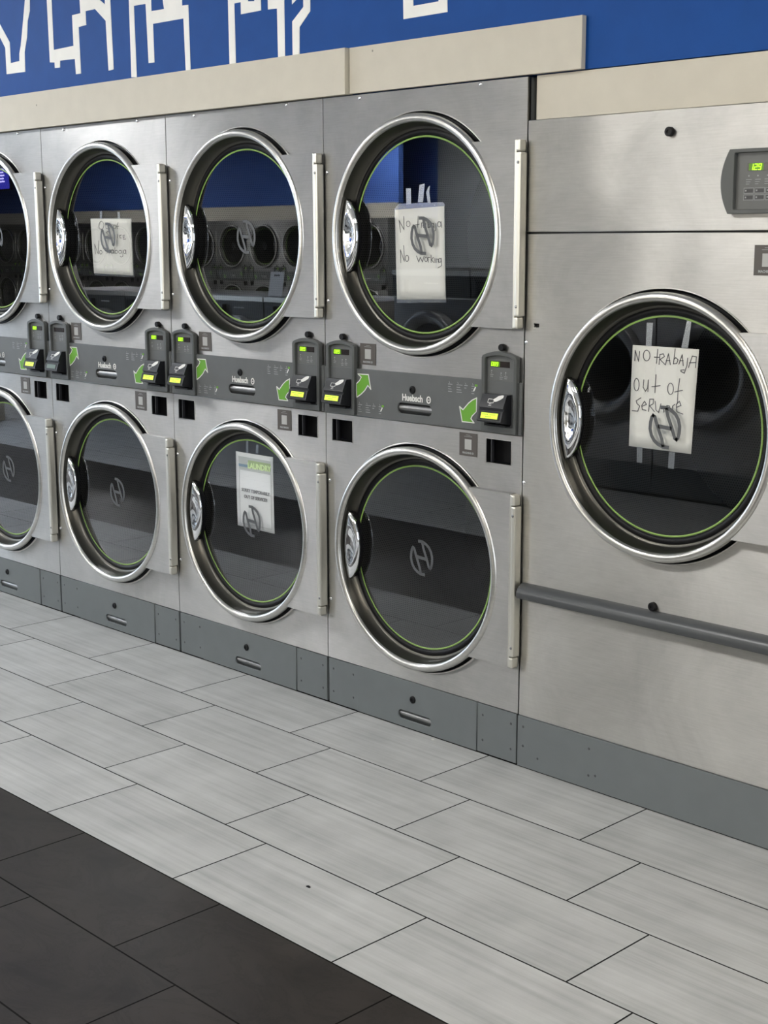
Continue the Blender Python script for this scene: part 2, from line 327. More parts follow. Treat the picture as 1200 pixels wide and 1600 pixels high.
BIG_TEXT=[[(-0.1162,1.2747),(-0.1156,1.3035),(-0.1032,1.274),(-0.1008,1.3014)],[(-0.0808,1.2775),(-0.0849,1.2813),(-0.0874,1.2871),(-0.0877,1.2937),(-0.0859,1.2998),(-0.0822,1.3042),(-0.0775,1.3061),(-0.0727,1.305),(-0.0686,1.3012),(-0.0662,1.2954),(-0.0658,1.2888),(-0.0676,1.2827),(-0.0712,1.2783),(-0.0759,1.2764),(-0.0808,1.2775)],[(-0.0404,1.3103),(-0.0433,1.2718)],[(-0.0508,1.2884),(-0.0347,1.2887)],[(-0.0346,1.2694),(-0.033,1.2965),(-0.0222,1.299),(-0.0178,1.2917),(-0.0318,1.2832),(-0.0149,1.27)],[(-0.0142,1.2692),(-0.0053,1.3),(0.002,1.271)],[(-0.0119,1.2807),(0.0005,1.282)],[(0.0159,1.314),(0.0119,1.2736),(0.0226,1.2756),(0.0262,1.2857),(0.0186,1.2909),(0.0128,1.2849)],[(0.0293,1.2738),(0.0389,1.2995),(0.0435,1.2707)],[(0.0316,1.2832),(0.0429,1.2838)],[(0.0568,1.2916),(0.0553,1.272),(0.0477,1.2505),(0.0368,1.2546),(0.0367,1.2582),(0.0472,1.2597)],[(0.0605,1.2667),(0.0713,1.298),(0.0844,1.2965),(0.0825,1.2675)],[(0.0629,1.2794),(0.0835,1.2814)],[(-0.1105,1.1928),(-0.1138,1.1973),(-0.1158,1.2041),(-0.1162,1.2118),(-0.1148,1.2189),(-0.112,1.224),(-0.1083,1.2262),(-0.1044,1.2248),(-0.1011,1.2204),(-0.0991,1.2136),(-0.0987,1.2059),(-0.1001,1.1988),(-0.1029,1.1937),(-0.1066,1.1916),(-0.1105,1.1928)],[(-0.0835,1.2235),(-0.0852,1.2032),(-0.0771,1.1928),(-0.0705,1.2014),(-0.0686,1.2245),(-0.0687,1.1923)],[(-0.0437,1.2404),(-0.0452,1.1911)],[(-0.0561,1.2067),(-0.0288,1.2115)],[(0.0021,1.1909),(-0.0015,1.1949),(-0.0036,1.2009),(-0.004,1.2078),(-0.0025,1.2143),(0.0006,1.2189),(0.0046,1.2209),(0.0087,1.2197),(0.0122,1.2158),(0.0144,1.2097),(0.0147,1.2028),(0.0133,1.1964),(0.0102,1.1918),(0.0062,1.1898),(0.0021,1.1909)],[(0.0337,1.2347),(0.0297,1.2028),(0.029,1.166)],[(0.0192,1.1978),(0.044,1.2039)],[(-0.0914,1.1733),(-0.1068,1.164),(-0.1048,1.1569),(-0.0947,1.1504),(-0.1005,1.1354),(-0.1192,1.1353)],[(-0.087,1.1496),(-0.0722,1.1565),(-0.0788,1.1647),(-0.0881,1.1524),(-0.0856,1.141),(-0.0726,1.14)],[(-0.0645,1.1378),(-0.0617,1.1718),(-0.0486,1.1728),(-0.0501,1.1597),(-0.0617,1.1536),(-0.0448,1.1386)],[(-0.0435,1.1674),(-0.0398,1.1433),(-0.031,1.1377),(-0.0241,1.1618)],[(-0.0164,1.1567),(-0.0139,1.1397)],[(-0.0071,1.1403),(-0.0045,1.159),(0.004,1.1583),(0.0064,1.1414)],[(0.0206,1.1639),(0.0141,1.1591),(0.0154,1.145),(0.0232,1.1428)],[(0.026,1.1558),(0.0408,1.1627),(0.0353,1.1736),(0.0257,1.1643),(0.0282,1.1446),(0.0478,1.1397)]]
BIG_TAPE=[[(-0.0788,1.3812),(-0.0582,1.3815),(-0.0611,1.3176),(-0.0797,1.3167)],[(0.0511,1.3926),(0.0652,1.3917),(0.0576,1.3188),(0.0361,1.3189)],[(-0.0991,1.036),(-0.0804,1.0364),(-0.0797,0.9916),(-0.0981,0.9919)],[(0.008,1.0323),(0.0284,1.033),(0.0263,0.9867),(0.0072,0.9866)]]
NT_PAPER=[(-0.137,1.7008),(0.0785,1.7082),(0.0869,1.4238),(-0.1276,1.4181)]
NT_TEXT=[[(-0.1106,1.6295),(-0.1167,1.667),(-0.0951,1.6384),(-0.0964,1.6793)],[(-0.0797,1.648),(-0.0828,1.6505),(-0.0845,1.654),(-0.0846,1.658),(-0.083,1.6616),(-0.0801,1.6641),(-0.0764,1.665),(-0.0726,1.6642),(-0.0696,1.6617),(-0.0679,1.6582),(-0.0678,1.6542),(-0.0694,1.6506),(-0.0723,1.6481),(-0.076,1.6472),(-0.0797,1.648)],[(-0.0325,1.6793),(-0.0345,1.6453)],[(-0.048,1.652),(-0.0269,1.6547)],[(-0.0184,1.6437),(-0.0176,1.6585),(-0.0084,1.6584)],[(-0.0074,1.6436),(-0.0095,1.6454),(-0.0107,1.648),(-0.0108,1.6509),(-0.0097,1.6535),(-0.0077,1.6553),(-0.0052,1.656),(-0.0026,1.6554),(-0.0005,1.6536),(0.0007,1.651),(0.0007,1.6481),(-0.0003,1.6455),(-0.0023,1.6437),(-0.0049,1.643),(-0.0074,1.6436)],[(0.0008,1.6562),(0.0017,1.6421)],[(0.0095,1.6655),(0.0109,1.6435),(0.02,1.6449),(0.0192,1.6537),(0.0109,1.6523)],[(0.028,1.6448),(0.0259,1.6466),(0.0248,1.6492),(0.0247,1.652),(0.0258,1.6546),(0.0277,1.6564),(0.0302,1.6571),(0.0328,1.6565),(0.0348,1.6547),(0.036,1.6522),(0.0361,1.6493),(0.035,1.6467),(0.033,1.6449),(0.0305,1.6442),(0.028,1.6448)],[(0.0366,1.6565),(0.0375,1.6433)],[(0.0448,1.6564),(0.0449,1.6359),(0.0367,1.6316)],[(0.0562,1.6459),(0.0536,1.6481),(0.0521,1.6514),(0.052,1.655),(0.0533,1.6583),(0.0558,1.6606),(0.059,1.6615),(0.0622,1.6607),(0.0649,1.6585),(0.0664,1.6552),(0.0665,1.6516),(0.0651,1.6483),(0.0626,1.646),(0.0594,1.6451),(0.0562,1.6459)],[(0.0669,1.662),(0.0695,1.6439)],[(-0.1093,1.534),(-0.1115,1.5754),(-0.0933,1.5393),(-0.0963,1.5889)],[(-0.0844,1.5396),(-0.0872,1.5422),(-0.0887,1.546),(-0.0888,1.5503),(-0.0874,1.5542),(-0.0847,1.557),(-0.0814,1.558),(-0.078,1.5572),(-0.0752,1.5546),(-0.0737,1.5508),(-0.0736,1.5465),(-0.075,1.5426),(-0.0777,1.5398),(-0.081,1.5388),(-0.0844,1.5396)],[(-0.0393,1.5562),(-0.029,1.5377),(-0.0223,1.5518),(-0.013,1.5379),(-0.0055,1.5563)],[(0.0006,1.5395),(-0.0015,1.5414),(-0.0027,1.5442),(-0.0028,1.5474),(-0.0017,1.5503),(0.0003,1.5523),(0.0028,1.5531),(0.0054,1.5525),(0.0075,1.5506),(0.0087,1.5478),(0.0088,1.5446),(0.0077,1.5417),(0.0057,1.5397),(0.0031,1.5389),(0.0006,1.5395)],[(0.0131,1.5372),(0.0113,1.552),(0.0205,1.5521)],[(0.0247,1.5595),(0.0256,1.5364)],[(0.0351,1.5522),(0.0264,1.5447),(0.0373,1.5365)],[(0.0414,1.5492),(0.0423,1.5366)],[(0.0476,1.536),(0.0476,1.5478),(0.0558,1.5464),(0.0572,1.5355)],[(0.0607,1.5376),(0.0588,1.5393),(0.0577,1.5419),(0.0576,1.5448),(0.0586,1.5474),(0.0604,1.5493),(0.0627,1.55),(0.0651,1.5494),(0.067,1.5477),(0.0681,1.5451),(0.0681,1.5422),(0.0671,1.5396),(0.0653,1.5378),(0.063,1.537),(0.0607,1.5376)],[(0.0686,1.5503),(0.0704,1.5274),(0.0548,1.5199)]]
NT_SLEEVE=[(-0.1415,1.7027),(-0.1219,1.7194),(0.0722,1.7205),(0.0787,1.7135),(0.0881,1.4141),(-0.1309,1.4063)]
NT_TAPE=[[(-0.0849,1.7661),(-0.0636,1.7655),(-0.0614,1.7167),(-0.0827,1.7166)],[(-0.0256,1.7747),(-0.0027,1.7784),(-0.0099,1.7216),(-0.0326,1.7221)],[(0.0202,1.7719),(0.0174,1.7531),(0.0234,1.718),(0.0109,1.7183),(0.0037,1.7505),(0.0119,1.7664)]]
OS_PAPER=[(-0.143,1.6947),(0.144,1.6911),(0.1459,1.4717),(-0.1327,1.4761)]
OS_TEXT=[[(-0.0718,1.6532),(-0.0778,1.6575),(-0.0809,1.6638),(-0.0805,1.6708),(-0.0768,1.6772),(-0.0704,1.6816),(-0.0627,1.6832),(-0.0551,1.6817),(-0.0492,1.6774),(-0.0461,1.6711),(-0.0464,1.6641),(-0.0501,1.6578),(-0.0564,1.6533),(-0.0642,1.6517),(-0.0718,1.6532)],[(-0.0308,1.6692),(-0.0299,1.6546),(-0.0184,1.6555),(-0.0144,1.6691),(-0.0148,1.6524)],[(-0.0018,1.6763),(-0.0034,1.6523)],[(-0.01,1.667),(0.007,1.6674)],[(0.0267,1.6538),(0.0235,1.6558),(0.0218,1.6587),(0.0219,1.6619),(0.0239,1.6648),(0.0272,1.6669),(0.0313,1.6676),(0.0354,1.6669),(0.0386,1.6649),(0.0403,1.662),(0.0401,1.6588),(0.0382,1.6559),(0.0349,1.6538),(0.0308,1.6531),(0.0267,1.6538)],[(0.0565,1.6773),(0.0482,1.6654),(0.05,1.6525)],[(0.0395,1.663),(0.0604,1.6632)],[(-0.0154,1.643),(-0.031,1.6389),(-0.0145,1.6293),(-0.0323,1.62)],[(-0.0085,1.6195),(-0.0108,1.6209),(-0.012,1.6229),(-0.012,1.6251),(-0.0106,1.6271),(-0.0081,1.6286),(-0.0051,1.6291),(-0.0022,1.6286),(0.0001,1.6272),(0.0014,1.6252),(0.0013,1.623),(-0.0001,1.621),(-0.0026,1.6196),(-0.0055,1.619),(-0.0085,1.6195)],[(0.0757,1.6289),(0.0625,1.6259),(0.0657,1.6176),(0.076,1.6165)],[(0.099,1.6278),(0.0867,1.6268),(0.0884,1.6123),(0.1062,1.6133)],[(0.0874,1.62),(0.1,1.6212)],[(0.0479,1.6322),(0.0477,1.6176)],[(-0.1161,1.5532),(-0.1171,1.5926),(-0.0946,1.5544),(-0.0862,1.6064)],[(-0.0791,1.5539),(-0.0822,1.5559),(-0.0839,1.559),(-0.0837,1.5624),(-0.0818,1.5655),(-0.0785,1.5677),(-0.0744,1.5685),(-0.0704,1.5678),(-0.0673,1.5658),(-0.0656,1.5627),(-0.0658,1.5593),(-0.0677,1.5562),(-0.0711,1.5541),(-0.0751,1.5532),(-0.0791,1.5539)],[(-0.0313,1.5779),(-0.0309,1.5558)],[(-0.041,1.5758),(-0.018,1.5779)],[(-0.0137,1.5558),(-0.0167,1.5684),(-0.0044,1.5706)],[(0.0035,1.5576),(0.0004,1.5594),(-0.0013,1.562),(-0.0012,1.565),(0.0007,1.5678),(0.004,1.5697),(0.0079,1.5704),(0.0118,1.5698),(0.0149,1.568),(0.0166,1.5653),(0.0165,1.5624),(0.0146,1.5596),(0.0114,1.5577),(0.0074,1.557),(0.0035,1.5576)],[(0.0175,1.57),(0.0185,1.556)],[(0.0265,1.5801),(0.0264,1.556)],[(0.0325,1.5572),(0.0294,1.5589),(0.0278,1.5614),(0.0279,1.5642),(0.0297,1.5668),(0.033,1.5685),(0.0369,1.5692),(0.0408,1.5687),(0.0439,1.567),(0.0455,1.5645),(0.0454,1.5617),(0.0436,1.5592),(0.0404,1.5574),(0.0364,1.5567),(0.0325,1.5572)],[(0.058,1.5573),(0.055,1.559),(0.0533,1.5615),(0.0534,1.5643),(0.0553,1.5668),(0.0585,1.5686),(0.0624,1.5693),(0.0662,1.5687),(0.0693,1.5671),(0.0709,1.5646),(0.0708,1.5618),(0.069,1.5593),(0.0658,1.5575),(0.0619,1.5568),(0.058,1.5573)],[(0.0715,1.5697),(0.0729,1.5562)],[(0.0831,1.5698),(0.0816,1.5469),(0.0701,1.5422),(0.0629,1.5457)],[(0.0914,1.5564),(0.0889,1.5584),(0.0876,1.5613),(0.0877,1.5647),(0.0893,1.5677),(0.092,1.5698),(0.0952,1.5706),(0.0984,1.57),(0.1009,1.568),(0.1022,1.565),(0.102,1.5617),(0.1005,1.5587),(0.0978,1.5565),(0.0946,1.5557),(0.0914,1.5564)],[(0.1035,1.5709),(0.1039,1.5543)]]
OS_SLEEVE=[(-0.1475,1.6969),(0.1452,1.6942),(0.1513,1.4645),(-0.1308,1.4685)]
OS_TAPE=[[(-0.0692,1.7232),(-0.052,1.7229),(-0.0559,1.6936),(-0.0693,1.6938)],[(0.0554,1.7191),(0.0721,1.7189),(0.0741,1.692),(0.0592,1.6922)]]
LS_PAPER=[(-0.1043,0.8365),(0.1102,0.8368),(0.1131,0.5541),(-0.1018,0.5564)]
LS_BAND=[(-0.0878,0.8213),(0.0983,0.8199),(0.0983,0.7723),(-0.0851,0.7737)]
LS_BAND_GREEN=[(-0.0297,0.8114),(0.0984,0.8107),(0.0985,0.783),(-0.0293,0.7832)]
LS_BAND_BLUE=[(-0.0867,0.7931),(-0.0303,0.7933),(-0.0297,0.7832),(-0.0853,0.783)]
LS_BORDER=[(-0.0822,0.7719),(0.0991,0.7711),(0.0999,0.5689),(-0.0847,0.5685)]
LS_TAPE=[[(-0.0376,0.8827),(-0.025,0.8831),(-0.0276,0.8396),(-0.0402,0.8388)],[(0.0185,0.8736),(0.033,0.8737),(0.0308,0.843),(0.0167,0.842)]]
DEB1=(0.187,-1.027)
DEB2=(-0.344,-0.022)
# ================================================================== STRUCTURE
XL,XR,YB,YF=-29.0,9.0,-13.1,1.25          # room extents (left, right, far side across the aisle, behind the dryers)
ROWY=.311; TL=.6055
fb=MB().box(XL-.3,XR+.3,YB-.3,YF+.1,-.12,-.0012,mi=0)
OFF=[-.724,-.521,-.2735,-.094,.105,-.259]
cols=[0]*6
k=0; y=0.0
tiles=[]
row=0
y1=0.0
fmb=MB()
rn=random.Random(7)
rnds=[]
while y1>YB:
    ya,yb=y1-ROWY,y1
    dark=(4<=row<8) or (row>=14 and row<18)
    off=OFF[row] if row<6 else -.724+.2045*row
    k0=int((XL-off)/TL)-1
    x=off+k0*TL
    while x<XR:
        xa,xb=max(x,XL),min(x+TL,XR)
        if xb-xa>.01:
            fmb.add([(xa+.0023,ya+.0023,0),(xb-.0023,ya+.0023,0),(xb-.0023,yb-.0023,0),(xa+.0023,yb-.0023,0)],[(0,1,2,3)],2 if dark else 1)
            rnds.append((rn.random(),rn.random(),rn.random()))
        x+=TL
    y1-=ROWY; row+=1
nb=len(fb.f); fb.add(fmb.v,fmb.f,0); fb.m=[0]*nb+fmb.m
me=bpy.data.meshes.new('floor'); me.from_pydata(fb.v,[],fb.f)
for m in (M_GRT,M_TL,M_TD): me.materials.append(m)
me.polygons.foreach_set('material_index',fb.m); finish(me)
ca=me.color_attributes.new('rnd','FLOAT_COLOR','CORNER')
for i,p in enumerate(me.polygons):
    c=rnds[i-nb] if i>=nb else (0,0,0)
    for li in p.loop_indices: ca.data[li].color=(*c,1)
fo=part('floor',me,None); fo['kind']='structure'
struct('ceiling',MB().box(XL,XR,YB,YF,CEIL,CEIL+.1),M_CEI)
# blue bulkhead above the machines with the white line graphic
wb=MB().box(XL,XR,.02,.18,2.067,CEIL)
for poly in MURAL: wb.prism(poly,.0185,.021,1)
struct('wall_back',wb,[M_BLU,M_WHT])
struct('wall_service',MB().box(XL,XR,YF,YF+.1,0,CEIL),M_BEI)
struct('wall_left',MB().box(XL-.1,XL,YB,YF,0,CEIL),M_BEI)
# unseen glazed wall added beyond the left end, bringing light from that side
struct('added_wall_left',MB().box(-9.12,-9.0,-3.3,.0,0,.35).box(-9.12,-9.0,-3.3,.0,3.05,CEIL).box(-9.12,-9.0,-3.3,-3.15,.35,3.05).box(-9.12,-9.0,-.12,0,.35,3.05),M_BEI)
w2=MB()
for yy in (-3.15,-1.68,-.17): w2.box(-9.09,-9.03,yy,yy+.05,.35,3.05)
w2.box(-9.09,-9.03,-3.15,-.12,.35,.41).box(-9.09,-9.03,-3.15,-.12,2.99,3.05)
struct('added_window_left',w2,M_DGP)
# right end: storefront with glazing
wr=MB().box(XR,XR+.12,YB,-10.2,0,CEIL).box(XR,XR+.12,-3.0,YF,0,CEIL).box(XR,XR+.12,-10.2,-3.0,0,.4).box(XR,XR+.12,-10.2,-3.0,3.1,CEIL)
struct('wall_right',wr,M_BEI)
win=MB()
for yy in (-10.2,-7.8,-5.4,-3.06): win.box(XR+.02,XR+.09,yy,yy+.06,.4,3.1)
win.box(XR+.02,XR+.09,-10.2,-3.0,.4,.46).box(XR+.02,XR+.09,-10.2,-3.0,3.04,3.1)
struct('window_1',win,M_DGP)
wf=MB().box(XL,-12.9,YB-.1,YB,0,CEIL,mi=0).box(-12.9,-11.5,YB-.1,YB,0,CEIL,mi=1).box(-11.5,-10.9,YB-.1,YB,0,CEIL,mi=2).box(-10.25,-9.2,YB-.1,YB,0,CEIL,mi=2).box(-8.55,-7.9,YB-.1,YB,0,CEIL,mi=2).box(-1.6,XR,YB-.1,YB,0,CEIL,mi=2).box(-10.9,-1.6,YB-.09,YB-.01,0,.35,mi=2).box(-10.9,-1.6,YB-.09,YB-.01,3.1,CEIL,mi=2)  # openings in the beige part shaped to streak the large dryer's steel
wf.box(XL,-12.6,-12.05,-11.95,2.17,CEIL,mi=0).box(XL,-12.6,-11.95,-11.93,1.945,2.17,mi=3)
struct('wall_front',wf,[M_BLF,M_GRP,M_BEI,M_CRM])
w3=MB()  # unseen storefront frame, added for the bright steel reflections
for xx in (-7.9,-5.7,-3.6,-1.68): w3.box(xx,xx+.08,YB-.08,YB-.02,.35,3.1)
w3.box(-7.9,-1.6,YB-.08,YB-.02,.35,.42).box(-7.9,-1.6,YB-.08,YB-.02,3.03,3.1)
struct('added_window_far',w3,M_DGP)
# cream laminate boards over the machines
def board(name,x0,x1,y0,y1,z0,z1,label,scr,tilt=0):
    mb=MB().box(x0,x1,y0,y1,z0,z1,.0012)
    o=part(name,mb,M_CRM); tag(o,label,'trim board','cream boards above the dryers')
    s=MB()
    for a,b in scr: s.dome(.0035,a,y0,b,.0012)
    if scr: part('screw',s,M_CRE,o)
    return o
board('laminate_board',-5.2,-.750,-.0175,.0180,2.065,2.2085,'longest cream laminate board above the stacked dryers, running off the left edge',[(-2.62,2.155)])
board('laminate_board',-.7475,.1885,.0,.0180,2.067,2.2085,'cream laminate board above the rightmost stacked dryer, its right end sticking out over blue wall',[(-.64,2.19)])
board('laminate_board',.016,2.1,.0185,.04,1.942,2.0640,'lower cream laminate board sitting on top of the large single dryer',[])
# ================================================================== DOOR (shared by all dryers)
def lens(h,wl,wr,ny=22,nx=10):
    """chrome pull: pointed oval, bowed outwards with a pressed finger dish"""
    vs=[];fs=[]
    for i in range(ny+1):
        t=-1+2*i/ny; z=h*math.sin(t*PI/2)*1.0
        e=max(0.0,1-(z/h)**2)
        a=math.sqrt(max(0,.3395**2-z*z)); xl=-a+.0025           # follows the ring's inner edge
        a0=-math.sqrt(.3395**2-h*h)+.0025
        xr=a0+.004+(wr)*(e**.62)
        for j in range(nx+1):
            u=j/nx; x=xl+(xr-xl)*u
            bow=.011*math.sin(PI*min(1,max(0,u)))**.7*(e**.5)
            dx=(u-.52)/.30; dz=z/(h*.50); q=dx*dx+dz*dz
            dish=.011*max(0,1-q)**.6 if q<1 else 0
            vs.append((x,-.0125-bow+dish,z))
    W=nx+1
    for i in range(ny):
        for j in range(nx): fs.append((i*W+j,i*W+j+1,(i+1)*W+j+1,(i+1)*W+j))
    # skirt to the back
    n0=len(vs); 
    edge=[i*W for i in range(ny+1)]+[ny*W+j for j in range(1,W)]+[i*W+nx for i in range(ny-1,-1,-1)]+[j for j in range(nx-1,0,-1)]
    for i in edge: x,y,z=vs[i]; vs.append((x,-.0055,z))
    ne=len(edge)
    for i in range(ne): fs.append((edge[i],edge[(i+1)%ne],n0+(i+1)%ne,n0+i))
    fs.append(tuple(n0+i for i in range(ne)))
    return MB().add(vs,fs,0,True)
RT=[(-.0126,.0562),(.0045,.0560),(.0205,.0500),(.0345,.0405),(.0445,.0265),(.0500,.0075),(.0490,-.0110),(.0450,-.0255),(.0405,-.0305),(.0350,-.0285),(.0300,-.0150),(.0180,.0130),(.0085,.0340),(.0035,.0520)]
def emblem():
    mb=MB()
    for s in (1,-1):
        P=[(a*s*.955+.0004*s,b*s*.965) for a,b in RT]
        mb.stroke(P,.0102,.0196,.0006)
    mb.stroke([(-.0185,.0015),(.0185,-.0015)],.0108,.0196,.0006)
    return mb
def make_door(parent,cz):
    ring=MB()
    ring.lathe([(.3560,-.0145),(.3660,-.0150),(.3685,-.0175),(.3685,-.0225),(.3665,-.0285),(.3610,-.0335),(.3540,-.0350),(.3475,-.0335),(.3440,-.0290),(.3425,-.0240)],0,0,128)
    o=part('door',ring,M_RING,parent); o.location=(0,0,cz)
    part('inner_cone',MB().lathe([(.3428,-.0245),(.3400,-.008),(.3330,.0150),(.3290,.0185),(.3240,.0200)],0,0,128),M_RIN,o)
    part('gasket',MB().lathe([(.3245,.0195),(.3180,.0160),(.3110,.0175),(.3070,.0205),(.3065,.030)],0,0,128).lathe([(.3560,-.0145),(.3540,-.004),(.3550,.010),(.3650,.0155),(.3720,.015),(.3752,.008),(.3752,.020),(.349,.022)],0,0,128),M_BLK,o)
    part('door_glass',MB().disc(.3080,0,.0210,0,128),M_GLS,o)
    part('glass_line',MB().lathe([(.3045,.0206),(.2988,.0206),(.2988,.0209),(.3045,.0209)],0,0,128,close=True),M_GTR,o,'thin green line around the glass')
    part('emblem',emblem(),M_EMB,o,'grey letter H emblem on the glass')
    h=part('handle',lens(.116,0,.050),M_CHR,o,'chrome pull handle')
    hb=MB()
    bo=[]
    for i in range(25):
        t=-1+2*i/24; z=.118*math.sin(t*PI/2); bo.append((-math.sqrt(.336**2-z*z)+.001,z))
    for i in range(25):
        t=1-2*i/24; z=.116*math.sin(t*PI/2); e=max(0,1-(z/.116)**2); bo.append((-.3195+.043*e**.55,z))
    hb.prism(bo,-.006,.0195)
    part('handle_housing',hb,M_BLK,h,'black housing behind the handle')
    # hinge plate and pin
    a=.270; n=20; th0=math.asin(a/.3672)
    out=[(.4155,-a),(.4155,a)]+[(.3672*math.cos(th0-2*th0*i/n),.3672*math.sin(th0-2*th0*i/n)) for i in range(n+1)]
    hp=MB(); hp.prism(out[::-1],-.0285,-.004)
    part('hinge_plate',hp,M_ST,o,'flat steel hinge plate')
    hg=MB().box(.4165,.4240,-.030,-.002,-.2685,.2685,.0015)
    part('hinge_flange',hg,M_HNG,o)
    b=part('hinge_bar',MB().box(.4250,.4435,-.0340,-.004,-.2340,.2340,.0055),M_HNG,o,'pale aluminium hinge bar')
    for sg in (1,-1):
        z0,z1=sorted((.2355*sg,.2685*sg)); part('hinge_knuckle',MB().box(.4235,.4400,-.0345,-.006,z0,z1,.0055),M_HNG,b)
        part('screw',MB().dome(.0045,.4330,-.0342,.205*sg,.002),M_POLE,b)
    return o
def make_drum(parent,cz):
    mb=MB(); n=96; r=.36
    vs=[];fs=[]
    for i in range(n):
        a=2*PI*i/n; vs+=[(r*math.cos(a),.06,r*math.sin(a)),(r*math.cos(a),.62,r*math.sin(a))]
    for i in range(n): j=(i+1)%n; fs.append((2*i,2*i+1,2*j+1,2*j))
    me=bpy.data.meshes.new('drum'); 
    k=len(vs); vs+=[(r*math.cos(2*PI*i/n),.62,r*math.sin(2*PI*i/n)) for i in range(n)]; fs.append(tuple(range(k,k+n)))
    me.from_pydata(vs,[],fs); me.materials.append(M_DRM); uv=me.uv_layers.new(name='UVMap')
    for p in me.polygons:
        for li in p.loop_indices:
            c=me.vertices[me.loops[li].vertex_index].co
            if len(p.vertices)>4: uv.data[li].uv=(c.x+5,c.z+5)
            else:
                ang=math.atan2(c.z,c.x)
                if ang<0: ang+=2*PI
                if p.index==n-1 and ang<.01: ang=2*PI
                uv.data[li].uv=(c.y+5,ang*r+5)
        p.use_smooth=len(p.vertices)==4
    o=part('drum',me,None,parent,'dark perforated drum'); o.location=(0,0,cz); return o
